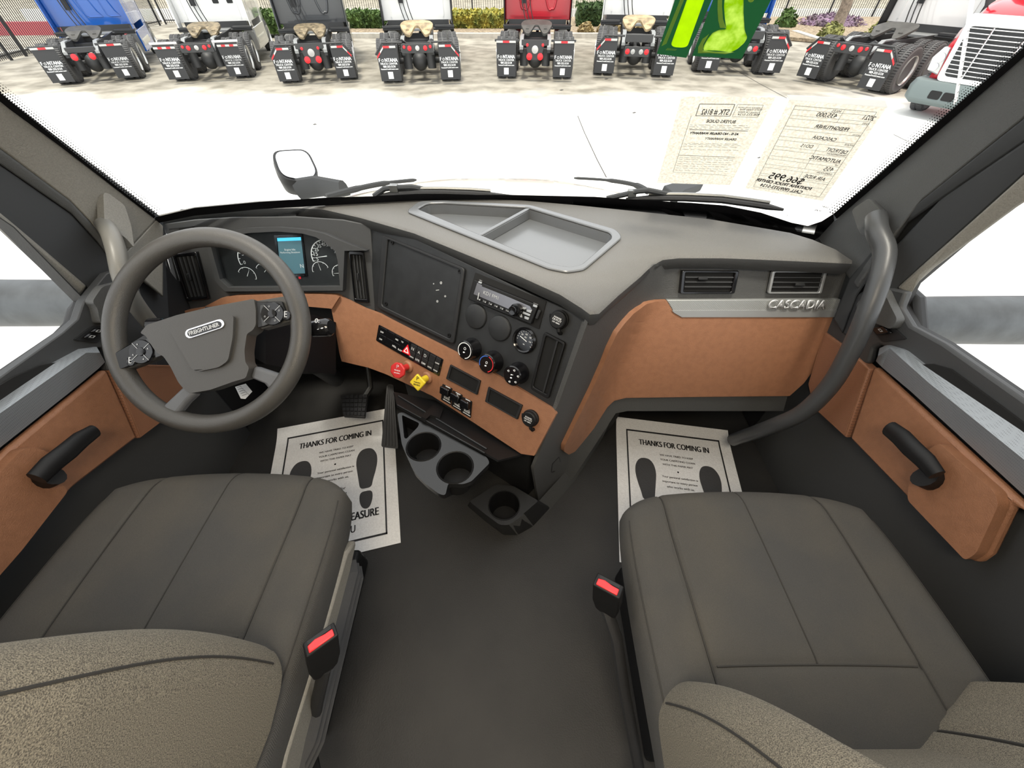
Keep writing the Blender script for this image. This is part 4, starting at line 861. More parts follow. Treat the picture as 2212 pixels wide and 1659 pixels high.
    if drv:
        b = B(); pts = [(yb + .5 * L + dy, z) for dy, z in ((.14, zt - .09), (.18, zt - .125), (-.0, zt - .15), (-.28, zt - .17), (-.36, zt - .1), (-.2, zt - .07), (.0, zt - .085))]
        b.prism([(cx + w - .018, y - .05, z) for y, z in pts], (.022, 0, 0)); b.obj('side_trim', 'pillar', s, bevel=.006, label='grey plastic side trim')
    b = B(); e = 1 if drv else -1; p = V((cx + e * (w - .03), bky - .02, bkz - .03)); b.lathe(p, V((e, 0, 0)), [(.045, 0), (.045, .012), (.037, .022), (0, .024)], 28); b.tube([p + V((e * .008, 0, 0)), p + V((e * .008, -.1, .12))], [.036, .028], 14, .4); b.obj('recliner_cover', 'plastic_black', s, smooth=.7)
    return s
seat(-.67, -.03, .535, .487, 'dark grey cloth driver seat with stained front edge behind the steering wheel', .04, .50, .09, math.radians(10), True)
seat(.53, -.07, .525, .487, 'dark grey cloth passenger seat with warm lamplight painted into its backrest, facing the glove panel', .0, .46, .085, math.radians(14), False)
def buckle(o, d, X, tail, label):
    o, d, X = V(o), V(d).normalized(), V(X).normalized(); Y = d.cross(X); r = thing('seat_belt_buckle', tail[-1], label, 'buckle', 'seat belt buckles')
    q = lambda k, a, c, z: o + X * a * k + Y * c * k + d * z
    b = B(); b.loft([[q(k, a * .027, c * .014, z) for a, c in ((-1, -1), (1, -1), (1, 1), (-1, 1))] for k, z in ((1, 0), (1, -.055), (.8, -.085), (.5, -.1))]); b.obj('buckle_body', 'plastic_black', r, bevel=.003, seg=3)
    b = B(); b.loft([[q(1, a, c, z) for a, c in ((-.021, -.011), (.021, -.011), (.021, .002), (.008, .002), (-.008, .005), (-.021, .002))] for z in (-.002, .0025)]); b.obj('release_button', 'red_plastic', r, bevel=.0015, label='red release button')
    b = B(); b.loft([[q(1, a, c, z) for a, c in ((-.02, .004), (.02, .004), (.02, .011), (-.02, .011))] for z in (-.001, .001)]); b.obj('latch_slot', 'plastic_dark', r)
    b = B(); b.tube([o - d * .09] + tail, [.01] * (len(tail) + 1), 10, 1.3); b.obj('buckle_stalk', 'rubber', r)
buckle(atZ(692, 1380, .66), (.15, .35, 1), (.8, .6, 0), [atZ(684, 1520, .74), atZ(672, 1620, .8), V((-.36, -.06, .28))], 'black seat belt buckle with red button beside the driver seat')
buckle(atZ(1314, 1264, .76), (-.1, .25, 1), (.85, -.5, .1), [atZ(1332, 1380, .8), atZ(1350, 1500, .82), atZ(1380, 1659, .84), V((.22, -.12, .2))], 'black seat belt buckle with red button standing beside the passenger seat')

# ---------------- grab bars ----------------
def smooth(pts, n=6):
    out = []; P = [pts[0]] + pts + [pts[-1]]
    for i in range(1, len(P) - 2):
        for k in range(n):
            t = k / n; a, b_, c, d = P[i - 1], P[i], P[i + 1], P[i + 2]; out.append(.5 * ((2 * b_) + (c - a) * t + (2 * a - 5 * b_ + 4 * c - d) * t * t + (3 * b_ - a - 3 * c + d) * t ** 3))
    return out + [pts[-1]]
def bar(name, pts, r, cover, label, lift):
    t = thing('grab_bar', pts[0], label, 'grab bar', 'pillar grab bars'); b = B(); b.tube(smooth(pts), r, 16); b.obj('bar', name, t, smooth=1)
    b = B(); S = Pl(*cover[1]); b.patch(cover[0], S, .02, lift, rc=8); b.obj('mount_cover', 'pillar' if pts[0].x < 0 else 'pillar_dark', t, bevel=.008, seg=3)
p = lambda x, y, Z: atZ(x, y, Z)
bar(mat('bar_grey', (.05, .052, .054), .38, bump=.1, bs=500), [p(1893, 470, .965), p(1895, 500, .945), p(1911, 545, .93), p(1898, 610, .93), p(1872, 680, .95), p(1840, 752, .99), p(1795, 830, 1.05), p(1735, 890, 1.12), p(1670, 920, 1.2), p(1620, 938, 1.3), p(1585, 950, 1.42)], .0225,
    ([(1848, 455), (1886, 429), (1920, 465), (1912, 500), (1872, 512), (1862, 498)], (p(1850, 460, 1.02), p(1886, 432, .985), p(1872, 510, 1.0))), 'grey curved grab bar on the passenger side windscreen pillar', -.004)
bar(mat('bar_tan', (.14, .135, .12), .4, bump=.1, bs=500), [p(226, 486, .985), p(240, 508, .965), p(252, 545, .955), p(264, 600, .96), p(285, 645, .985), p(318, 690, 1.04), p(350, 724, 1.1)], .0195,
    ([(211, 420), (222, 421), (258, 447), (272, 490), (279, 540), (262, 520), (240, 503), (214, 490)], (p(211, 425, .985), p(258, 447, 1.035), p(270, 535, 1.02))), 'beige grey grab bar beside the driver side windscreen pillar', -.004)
# ---------------- papers, stickers and a painted glare streak on the windscreen ----------------
def sheet(q, nm, label, printer, cat='sign'):
    r = thing(nm, WSI(*bil(q, .5, .5)), label, cat); b = B(); b.loft([[WSI(*bil(q, i / 12, j / 16)) for i in range(13)] for j in range(17)], cap=False, closed=False); b.obj('paper', 'sheet', r)
    for m_, nm_ in (('black_ink', 'lettering'), ('grey_ink', 'ruled_lines')): b = B(); printer(b, q, nm_); b.obj(nm_, m_, r, smooth=0)
WT = Fn(lambda x, y: wd(x, y) - .0075)
def tx(b, q, s, u0, v0, u1, v1, hs=1.2, bo=.004): b.text(s, WT, bil(q, u1, v1), bil(q, u0, v0), hs, .0004, bo)      # read from outside, so seen mirrored
def ln(b, q, pts, w=.0009): b.line([bil(q, *p) for p in pts], WT, w, .0004)
RQ_ = [(1705, 215), (1917, 231), (1777, 434), (1609, 407)]
def price(b, q, k):
    if k == 'lettering':
        for a in (('435,000', .35, .155, .56, .155), ('2021', .83, .145, .95, .15), ('FREIGHTLINER', .4, .275, .76, .28), ('CASCADIA', .44, .39, .7, .395), ('DD15', .37, .49, .5, .49), ('DETROIT', .66, .5, .9, .51), ('AUTOMATIC', .54, .6, .9, .61), ('455', .77, .7, .88, .7), ('AIR RIDE', .6, .795, .86, .805)): tx(b, q, *a)
        tx(b, q, '$66,995', .2, .855, .62, .87, 1.1, .004); tx(b, q, 'FONTANA TRUCK CENTER', .08, .9, .77, .915); tx(b, q, 'CALL (909)333-5124', .16, .95, .69, .962)
        for s, u, v in (('MILES', .48, .095), ('MAKE', .86, .195), ('MODEL', .83, .32), ('ENGINE', .82, .425), ('TRANSMISSION', .7, .535), ('HP', .86, .64), ('SUSPENSION', .72, .735)): tx(b, q, s, u, v, u + .018 * len(s), v + .003, 1.2, .002)
    else:
        ln(b, q, [(.09, .06), (.93, .06), (.93, .965), (.09, .965), (.09, .06)])
        for v in (.1, .165, .2, .285, .32, .4, .44, .51, .545, .615, .65, .71, .745, .815, .835, .885): ln(b, q, [(.09, v), (.93, v)], .0007)
        for v0, v1, u in ((.06, .2, .6), (.44, .71, .56), (.745, .815, .56)): ln(b, q, [(u, v0), (u, v1)], .0007)
sheet(RQ_, 'price_sheet', 'speckled cream price sheet with a large dollar price on the windscreen, nearer the pillar', price)
LQ_ = [(1472, 208), (1676, 210), (1577, 400), (1419, 395)]
def guide(b, q, k):
    if k == 'lettering':
        tx(b, q, 'STK # 8162', .27, .205, .57, .205, 1.7, .003); tx(b, q, 'BUYERS GUIDE', .36, .295, .69, .3); tx(b, q, 'AS IS - NO DEALER WARRANTY', .22, .43, .79, .435); tx(b, q, 'DEALER WARRANTY', .42, .49, .79, .495)
        for s, u, v in (('FONTANA TRUCK CENTER', .65, .125), ('15272 Valley Blvd', .68, .15), ('Fontana CA 92335', .67, .18), ('909-333-5124', .68, .21)): tx(b, q, s, u, v, u + .24, v + .003, 1.0, .002)
    else:
        ln(b, q, [(.22, .085), (.6, .085), (.6, .22), (.22, .22), (.22, .085)], .0016); ln(b, q, [(.63, .085), (.91, .09), (.91, .23), (.63, .225), (.63, .085)]); ln(b, q, [(.17, .22), (.17, .87), (.9, .89)]); ln(b, q, [(.2, .38), (.88, .385)], .0016); ln(b, q, [(.17, .675), (.88, .685)], .0013)
        for v in (.33, .345, .36, .54, .555, .6, .74, .77, .8, .83, .86): random.seed(int(v * 1000)); u = .2; 
        for v in (.325, .345, .365, .535, .55, .57, .605, .7, .72, .745, .77, .795, .82, .845):
            u = .19
            while u < .86: w_ = random.uniform(.02, .09); ln(b, q, [(u, v), (min(.88, u + w_), v + .003)], .0009); u += w_ + random.uniform(.01, .03)
sheet(LQ_, 'buyers_guide_sheet', 'speckled cream sheet with a boxed stock number on the windscreen', guide)
tq = [(1700, 205), (1912, 216), (1918, 232), (1705, 216)]; b = B(); b.patch(tq, WT, .0006); b.obj('tape_strip', 'tape', None, label='white tape strip along the top of the price sheet', cat='tape')
sq = [(2094, 0), (2106, 0), (2068, 218), (2059, 228)]; b = B(); b.loft([[WSI(*bil(sq, i / 2, j / 10)) for i in range(3)] for j in range(11)], cap=False, closed=False); t_ = b.obj('glare_streak', 'tape', None, label='narrow white ticked glare reflection painted on the windscreen in front of the red truck', cat='reflection')  # reflected glare line on the glass, drawn as a thin white sheet
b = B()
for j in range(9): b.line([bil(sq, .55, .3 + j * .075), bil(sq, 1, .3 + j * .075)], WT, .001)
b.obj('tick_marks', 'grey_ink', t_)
b = B(); b.text('HEAT', WT, (1775, 446), (1788, 449), 1, .001, .02); b.text('DOT', WT, (1760, 454), (1772, 457), 1, .001, .03); b.line([(1689, 463), (1705, 465)], WT, .001); b.line([(1699, 468), (1703, 459)], WT, .001); b.obj('glass_marking', 'grey_ink', None, label='tiny printed marks low on the windscreen by the pillar', cat='marking', smooth=0)
mat('card_green', (.008, .085, .025), .5); pattern('lime', (.36, .64, .0), (.32, .58, .0), 'noise', 60, .5, 0, .0); pattern('lime_bubbles', (.2, .4, .0), (.42, .62, .08), 'noise', 55, .5, 0, .0); mat('lime_pale', (.45, .68, .1), .5)
for k_ in ('card_green', 'lime', 'lime_bubbles', 'lime_pale'): backlit(MATS[k_], .3 if k_ == 'card_green' else .65)
def card(q, label, shapes):
    r = thing('number_card', WSI(*bil(q, .5, .9)), label, 'sign', 'year number cards'); b = B(); ed = [bil(q, *t) for t in [(i / 6, 0) for i in range(6)] + [(1, j / 8) for j in range(8)] + [(1 - i / 6, 1) for i in range(6)] + [(0, 1 - j / 8) for j in range(8)]]; lp = [ed, next(s[2][0] for s in shapes if s[0] in ('number_bar', 'number_figure'))]
    bv = [b.bm.verts.new(WSI(*p)) for p in sum(lp, [])]
    for t in tessellate_polygon([[V((*p, 0)) for p in l] for l in lp]): b.f([bv[i] for i in t])
    b.obj('card', 'card_green', r)
    for nm, m_, polys, lift in shapes:
        b = B(); S_ = Fn(lambda x, y: wd(x, y) - .0065 - lift)
        for pl in polys: b.face([S_(*p) for p in pl])
        b.obj(nm, m_, r, smooth=0)
q7 = lambda l: [(1420 + x / 7.373, y / 7.373) for x, y in l]
hat = []
for k in range(46): t = k / 45; a = lerp((460, -160), (108, 715), t); c = lerp((385, -160), (175, 740), t); hat.append(q7([(a[0] - 40, a[1] + 8), (a[0] + 40, a[1] - 34), (a[0] + 40, a[1] - 22), (a[0] - 40, a[1] + 20)]))
for k in range(9): x_ = 150 + k * 18; hat.append(q7([(x_ - 20, 800 + k), (x_ + 15, 765 + k * 2), (x_ + 23, 765 + k * 2), (x_ - 12, 800 + k)]))
hat = [[(x - 0, y) for x, y in h] for h in hat]
card(q7([(372, -280), (990, -280), (460, 922), (-10, 858)]), 'dark green windscreen card with a plain lime bar, left of its pair', [('number_bar', 'lime', [rnd(q7([(540, -200), (820, -200), (480, 740), (400, 760), (260, 750), (215, 710)]), 6)], .0005), ('hatched_edge', 'lime_pale', hat, .0004)])
card(q7([(990, -280), (1950, -280), (1340, 940), (553, 890)]), 'dark green windscreen card with a curvy speckled lime figure, right of its pair', [
    ('number_shadow', 'lime_pale', [q7([(965, -150), (1035, -150), (1030, 100), (1045, 300), (1092, 448), (998, 445), (970, 330), (958, 150)]), q7([(825, 540), (735, 700), (722, 800), (900, 822), (1230, 830), (1080, 862), (820, 845), (645, 848), (650, 750), (720, 620)]), rnd(q7([(1440, -20), (1545, -20), (1530, 25), (1485, 42), (1445, 25)]), 3)], .0004),
    ('number_figure', 'lime_bubbles', [rnd(q7([(1085, -180), (1375, -180), (1372, 200), (1390, 480), (1435, 600), (1380, 690), (1270, 785), (1170, 830), (950, 805), (730, 800), (740, 730), (800, 620), (880, 520), (980, 475), (1100, 465), (1075, 300), (1060, 100)]), 4)], .0008)])
# ---------------- the truck we sit in: bonnet, wipers, mirrors ----------------
own = thing('truck_bonnet', (-.08, 1.9, .5), 'cream white bonnet of this truck just beyond the windscreen base', 'bonnet')
mat('white_paint', (.82, .82, .8), .12, coat=.6); mat('cream_paint', (.78, .75, .68), .12, coat=.7)
b = B(); rr = []
for y, z, w in ((1.42, .70, .98), (1.5, .715, .95), (1.6, .715, .9), (1.75, .69, .84), (1.95, .62, .8), (2.3, .42, .76), (2.6, .1, .72), (2.75, -.5, .7)):
    rr.append([V((-.08 + w * s, y - .1 * abs(s) ** 3, z - .30 * abs(s) ** 3.2 * min(1, max(0, (y - 1.4) / .5)))) for s in [i / 14 - 1 for i in range(29)]])
b.loft(rr, cap=False, closed=False); o = b.obj('bonnet_skin', 'cream_paint', own, smooth=1.2); o.modifiers.new('t', 'SOLIDIFY').thickness = .01
def HB(px, py, z=.72): return PZ(z)(px, py)
b = B(); b.tube(smooth([HB(706, 425), HB(770, 408), HB(830, 396), HB(900, 388.5)]), [.012] * 7 + [.01] * 6 + [.007] * 5 + [.003], 8); b.tube(smooth([HB(1240, 384.5), HB(1310, 389), HB(1370, 399), HB(1400, 414)]), [.003] + [.005] * 6 + [.008] * 6 + [.011] * 6, 8); b.obj('bonnet_edge', 'weather', own)
b = B(); b.prism([V((-.08 + .98 * s, wy(-.08 + .98 * s, .7) + dy, .69)) for s, dy in [(i / 10 - 1, .02) for i in range(21)] + [(1 - i / 10, .11) for i in range(21)]], (0, 0, .015)); b.obj('cowl', 'rubber', own)
def wiper(label, arm, joint, bl, foot):
    r = thing('wiper', WSO(*foot), label, 'wiper', 'windscreen wipers'); S = Fn(lambda x, y: wd(x, y) + .03); S2 = Fn(lambda x, y: wd(x, y) + .014)
    b = B(); b.tube([S2(*foot)] + [S(*p) for p in arm], .0085, 8); b.obj('wiper_arm', 'steel' if 0 else 'weather', r)
    b = B(); b.box(S(*joint[0]), (.025, .02, .02)); b.tube([S(*joint[1]), S(*joint[2])], .011, 8); b.obj('arm_joint', 'steel', r)
    b = B(); b.tube([S2(*p) for p in bl], [.004] + [.009] * (len(bl) - 2) + [.004], 8); b.obj('blade', 'rubber', r); b = B(); b.tube([S2(*p) + V((0, .004, .012)) for p in bl[1:-1]], .005, 6); b.obj('blade_spine', 'steel', r)
wiper('wiper with a bent arm on the driver half of the windscreen', [(830, 408), (850, 405), (890, 404), (930, 411)], [(851, 406), (932, 413), (972, 415)], [(820, 422), (850, 419), (900, 416), (960, 416), (1020, 418), (1060, 421), (1115, 425)], (808, 424))
wiper('wiper with a bent arm on the passenger half of the windscreen', [(1363, 417), (1378, 413), (1400, 411), (1455, 422)], [(1365, 417), (1450, 424), (1492, 427)], [(1352, 430), (1400, 428), (1480, 429), (1560, 433), (1620, 441), (1660, 447), (1692, 453)], (1310, 429))
# bonnet mirrors
Zm = 2.0; mp = Pl(atZ(640, 360, 2.0), atZ(690, 365, 2.05), atZ(640, 390, 1.93))
hm = thing('bonnet_mirror', mp(640, 380), 'black bonnet mirror standing over the driver side of the bonnet', 'mirror', 'bonnet mirrors')
mo = rnd([(583, 324), (660, 320), (678, 338), (692, 376), (682, 391), (656, 394), (606, 386), (590, 358)], 12, 5); mo = rnd([(584, 326), (664, 321), (692, 380), (660, 395), (604, 384)], 22, 6)
b = B(); n = mp.n; c = mp(640, 360); r0 = [mp(*p) for p in mo]; b.loft([r0, [c + (p - c) * 1.02 - n * .03 for p in r0], [c + (p - c) * .8 - n * .09 for p in r0], [c + (p - c) * .35 - n * .12 for p in r0]]); b.obj('mirror_housing', 'plastic_black', hm, smooth=.9)
b = B(); q = inset(mo, .88); b.prism([mp(*p) + n * .003 for p in q], n * .002); b.obj('mirror_glass', 'mirror', hm)
b = B(); b.tube([mp(640, 388) - n * .05, atZ(690, 402, 1.95), atZ(745, 413, 1.85)], [.05, .05, .05], 12, .5); b.obj('mirror_arm', 'weather', hm)
hm = thing('bonnet_mirror', atZ(1473, 412, 1.9), 'dark back of the bonnet mirror stalk showing above the passenger wiper', 'mirror', 'bonnet mirrors')
mq = Pl(atZ(1473, 412, 1.9), atZ(1510, 408, 1.95), atZ(1470, 425, 1.85)); b = B(); b.patch([(1430, 409), (1451, 403), (1517, 405), (1476, 420), (1466, 430), (1455, 430)], mq, .04, -.02); b.obj('mirror_arm', 'weather', hm, bevel=.006)
# door mirror arms seen through the side windows
for nm, c, s in (('driver', (60, 655), -1), ('passenger', (2120, 692), 1)):
    x = 1.26 * s if s > 0 else -1.35; o = PX(x)(*c); r = thing('door_mirror', o, 'thick grey mirror arm outside the %s side window' % nm, 'mirror', 'door mirrors')
    xs = [s * k for k in ((1.12, 1.3, 1.6, 1.95) if s < 0 else (1.03, 1.2, 1.5, 1.9))]
    b = B(); b.tube([V((k, o.y + .0 * i, o.z + .0)) for i, k in enumerate(xs)], [.062, .064, .066, .066], 20, 1); b.obj('mirror_arm', mat('arm_grey', (.05, .056, .062), .55, bump=.3, bs=60, var=.3, vs=14), r)
    b = B(); b.box((xs[-1] + s * .12, o.y + .02, o.z + .35), (.26, .16, .8)); b.obj('mirror_head', 'plastic_black', r, bevel=.05, seg=3)

# ---------------- yard ----------------
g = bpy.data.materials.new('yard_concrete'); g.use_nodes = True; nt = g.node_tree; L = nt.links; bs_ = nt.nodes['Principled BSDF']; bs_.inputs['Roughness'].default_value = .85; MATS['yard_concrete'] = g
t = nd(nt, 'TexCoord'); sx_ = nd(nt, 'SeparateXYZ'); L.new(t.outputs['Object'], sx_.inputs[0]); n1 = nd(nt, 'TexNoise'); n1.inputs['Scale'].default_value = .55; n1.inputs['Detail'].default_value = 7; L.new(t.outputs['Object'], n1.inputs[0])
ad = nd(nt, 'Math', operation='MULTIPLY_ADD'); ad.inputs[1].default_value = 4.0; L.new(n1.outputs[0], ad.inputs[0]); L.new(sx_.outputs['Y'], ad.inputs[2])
mr = nd(nt, 'MapRange'); mr.inputs[1].default_value = 14.3; mr.inputs[2].default_value = 16.6; L.new(ad.outputs[0], mr.inputs[0])  # near lane paled, parking row tanned: overexposure put into the colour
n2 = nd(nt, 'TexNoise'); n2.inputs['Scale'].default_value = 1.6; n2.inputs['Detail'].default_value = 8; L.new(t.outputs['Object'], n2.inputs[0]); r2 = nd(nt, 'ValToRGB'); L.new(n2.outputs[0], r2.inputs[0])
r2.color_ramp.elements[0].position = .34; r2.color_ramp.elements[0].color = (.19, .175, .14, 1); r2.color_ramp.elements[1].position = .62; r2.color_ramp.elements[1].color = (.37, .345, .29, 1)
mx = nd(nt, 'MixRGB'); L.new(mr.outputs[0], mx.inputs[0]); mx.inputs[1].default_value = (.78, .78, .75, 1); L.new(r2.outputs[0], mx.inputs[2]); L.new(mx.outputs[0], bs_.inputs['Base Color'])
b = B(); b.box((0, 40, GZ - .05), (240, 160, .1)); b.obj('ground', g, kind='structure', label='concrete yard, near lane painted pale for overexposure, streaky stains where the trucks park')
GP_ = PZ(GZ + .004); b = B()
for p in (((1248, 250), (1262, 285), (1290, 345), (1310, 383)), ((1700, 212), (1640, 180), (1570, 140)), ((1930, 290), (2010, 330))): b.line(list(p), GP_, .02, .0)
for p in ((680, 268), (1370, 243), (1213, 194), (1640, 340), (1310, 170)): b.patch(rnd([(p[0] - 5, p[1] + 1), (p[0], p[1] - 1), (p[0] + 5, p[1]), (p[0], p[1] + 1.6)], 1), GP_, .003)
b.obj('ground_marks', mat('joint_dark', (.07, .065, .06), .9), kind='structure', label='thin dark joints and marks in the yard concrete')
def wall(nm, p, q, h, th, m, label, z0=GZ):
    p, q = V((p[0], p[1], z0)), V((q[0], q[1], z0)); d = (q - p).normalized(); n = V((-d.y, d.x, 0)) * th; b = B(); b.prism([p, q, q + n, p + n], (0, 0, h)); return b.obj(nm, m, kind='structure', label=label)
wall('wall_north', (-60, 52), (70, 52), 9, .5, mat('cream_wall', (.8, .76, .62), .9, var=.12, vs=.4), 'pale cream building wall far behind the fence')
wall('low_wall', (-30, 33), (45, 33), .55, .3, mat('white_wall', (.85, .84, .8), .9), 'low white wall behind the fence')
wall('kerb', (-9, 25.6), (11.5, 25.6), .18, .35, mat('kerb', (.5, .48, .43), .9, var=.15, vs=3), 'concrete kerb of the planting bed behind the trucks')
wall('kerb', tuple(PZ(GZ)(1690, 70))[:2], tuple(PZ(GZ)(1790, 104))[:2], .18, .35, 'kerb', 'concrete kerb curving forward beside the tree trunk')
wall('kerb', (-20.5, 16.5), (-19.3, 26), .16, .3, 'kerb', 'concrete kerb under the left fence')
wall('kerb', (-40, 26), (-19, 27), .5, .3, mat('red_kerb', (.5, .1, .12), .9), 'faded red kerb seen through the left fence')
b = B(); b.prism([(-9, 26, GZ + .02), (11.6, 26, GZ + .02), (17.8, 21, GZ + .02), (40, 21, GZ + .02), (40, 31, GZ + .25), (-9, 31, GZ + .25)], (0, 0, .12)); b.obj('planting_bed', mat('mulch', (.36, .29, .2), .95, bump=1, bs=20, dirt=(.16, .12, .08), vs=9), kind='structure', label='dry planting bed of bark and gravel')
mat('fence_black', (.012, .012, .014), .5)
def fence(label, pts, h, gap=.11):
    r = thing('metal_fence', (pts[0][0], pts[0][1], GZ), label, 'fence', 'black picket fences'); b = B(); posts = []
    for p, q in zip(pts, pts[1:]):
        p, q = V((*p, GZ)), V((*q, GZ)); L_ = (q - p).length; d = (q - p) / L_; k = 0.
        R = M.Rotation(math.atan2(d.y, d.x), 3, 'Z')
        while k < L_: b.box(p + d * k + V((0, 0, h / 2 + .05)), (.02, .02, h), R); k += gap
        for z in (.18, h - .2): b.box(p.lerp(q, .5) + V((0, 0, z)), (L_, .035, .045), R)
        k = 0.
        while k <= L_: posts.append(p + d * k); k += 2.6
    b.obj('picket_panel', 'fence_black', r, smooth=0)
    for p in posts: B().box(p + V((0, 0, h / 2)), (.075, .075, h + .1)).obj('fence_post', 'fence_black', r, smooth=0)
fence('tall black picket fence running along the left side of the yard', [(-18.3, 14.5), (-19.6, 20.5), (-20.5, 31.2)], 3.2)
fence('black picket fence behind the row of parked trucks', [(-20.5, 31.5), (33, 31.5)], 2.6, .13)
# hedges, shrubs, trees
def leafy(b, c, r, n, s, seed):
    random.seed(seed)
    for _ in range(n):
        a, e = random.uniform(0, 6.283), math.acos(random.uniform(-.3, 1)); k = random.uniform(.8, 1.04); p = V(c) + V((r[0] * math.cos(a) * math.sin(e), r[1] * math.sin(a) * math.sin(e), r[2] * math.cos(e))) * k
        u = V((random.gauss(0, 1), random.gauss(0, 1), random.gauss(0, .6))).normalized() * s; w = u.cross(V((random.gauss(0, 1), random.gauss(0, 1), 1))).normalized() * s * .55; b.face([p - u, p - w, p + u, p + w])
for m_, c, d in (('leaf_green', (.1, .17, .04), (.035, .07, .015)), ('leaf_yellow', (.42, .36, .06), (.12, .15, .03)), ('leaf_dark', (.06, .11, .03), (.02, .045, .012)), ('leaf_dry', (.5, .4, .2), (.2, .15, .07)), ('leaf_purple', (.3, .2, .3), (.13, .1, .11)), ('leaf_olive', (.3, .3, .1), (.12, .13, .04))): pattern(m_, c, d, 'noise', 3.5, .9, 0, .4)
def hedge(label, x0, x1, y, h, m_, d=.8, seed=1, s=.1):
    r = thing('hedge', ((x0 + x1) / 2, y, GZ + .15), label, 'hedge', 'hedges along the fence'); b = B(); w = (x1 - x0) / 2; b.loft([[V(((x0 + x1) / 2 + w * k * math.copysign(abs(math.cos(a)) ** .4, math.cos(a)), y + d * k * math.copysign(abs(math.sin(a)) ** .4, math.sin(a)), GZ + .15 + z * h)) for a in (2 * math.pi * j / 24 for j in range(24))] for k, z in ((.97, 0), (1, .5), (.97, .85), (.85, 1))]); b.obj('hedge_body', m_, r)
    b = B(); random.seed(seed); n = int((x1 - x0) * 320)
    for _ in range(n):
        f = random.random() < .5; p = V((random.uniform(x0, x1), y + (-d if f else random.uniform(-d, d)), GZ + .15 + (random.uniform(.05, h) if f else h))) + V((random.gauss(0, .03), random.gauss(0, .04), random.gauss(0, .04)))
        u = V((random.gauss(0, 1), random.gauss(0, 1), random.gauss(0, 1))).normalized() * s; w_ = u.cross(V((random.gauss(0, 1), random.gauss(0, 1), 1))).normalized() * s * .6; b.face([p - u, p - w_, p + u, p + w_])
    b.obj('leaves', m_, r, smooth=0, kind='stuff')
hedge('clipped yellow green hedge between the white and red truck', -3.2, .3, 28.3, .62, 'leaf_yellow', .9, 2)
hedge('clipped dark green hedge between the red and white truck', 3.4, 8.2, 28.8, .85, 'leaf_dark', .9, 3)
hedge('green hedge showing between the grey and white truck', -9.2, -5.2, 28.3, .6, 'leaf_green', .9, 4)
hedge('small green bush between the white and grey truck at left', -13.2, -11.0, 26.5, .75, 'leaf_green', .8, 5)
def shrub(label, c, r, m_, seed, n=260, s=.09, g=None):
    t = thing('shrub', (c[0], c[1], GZ + .15), label, 'shrub', g or 'shrubs in the planting bed'); b = B(); cc = (c[0], c[1], GZ + .15); b.ball(cc, (r[0] * .8, r[1] * .8, r[2] * .85), 14, 8); b.obj('shrub_body', m_, t); b = B(); leafy(b, cc, r, n, s, seed); b.obj('leaves', m_, t, smooth=0, kind='stuff')
for i, (x, y, r) in enumerate(((3.7, 26.4, .4), (4.65, 26.3, .42), (5.6, 26.8, .4), (6.55, 26.4, .42))): shrub('tan clump of dry grass by the kerb, %s one right of the red truck' % ('nearest', 'second', 'third', 'fourth')[i], (x, y), (r, r, r * .95), 'leaf_dry', 20 + i)
shrub('purple flowering shrub by the right fence', (17.1, 28.6), (1.9, .9, .55), 'leaf_purple', 31, 900)
shrub('olive green shrub right of the leaning trunk', (21.6, 28.2), (2.1, 1.2, .65), 'leaf_olive', 32, 900)
shrub('bright green grass tuft beside the blue truck', (14.4, 28.0), (.5, .5, .8), 'leaf_green', 33, 300, .12)
for i, (x, y) in enumerate(((15.2, 25.0), (17.0, 24.4))): shrub(('low olive grass clump on the kerb nearer the blue truck', 'low olive grass clump on the kerb nearer the leaning trunk')[i], (x, y), (.55, .5, .5), 'leaf_olive', 35 + i)
mat('bark', (.2, .16, .125), .9, bump=1, bs=25, var=.3, vs=12); mat('twig', (.22, .12, .08), .9)
tb = PZ(GZ)(1800, 76); tt = PY(tb.y)(1838, -20)
t = thing('tree', tb, 'thick brown tree trunk standing in the bed at right', 'tree'); b = B(); b.tube([tb, tb.lerp(tt, .3), tb.lerp(tt, .65) + V((.05, 0, 0)), tt, tt + V((.05, .1, 1.6))], [.34, .27, .25, .24, .2], 14); b.obj('trunk', 'bark', t, smooth=1)
t = thing('tree', (-8.0, 24.5, GZ), 'young bare tree with thin reddish branches between grey and white truck', 'tree'); b = B(); random.seed(5)
for k in range(3): b.tube([V((-8.0 + k * .45 - .4, 24.5, GZ)), V((-8.2 + k * .45 - .4, 24.5, GZ + 1.7))], [.045, .035], 7)
b.obj('trunk', mat('pale_bark', (.5, .4, .28), .9), t); b = B()
for k in range(46):
    x = -8.2 + random.uniform(-.8, .8); p = V((x, 24.5, GZ + random.uniform(1.4, 2.4))); q = p + V((random.uniform(-.8, .8), random.uniform(-.4, .4), random.uniform(.8, 2.2))); b.tube([p, p.lerp(q, .5) + V((random.gauss(0, .1), 0, 0)), q], [.022, .015, .006], 5)
b.obj('branches', 'twig', t)

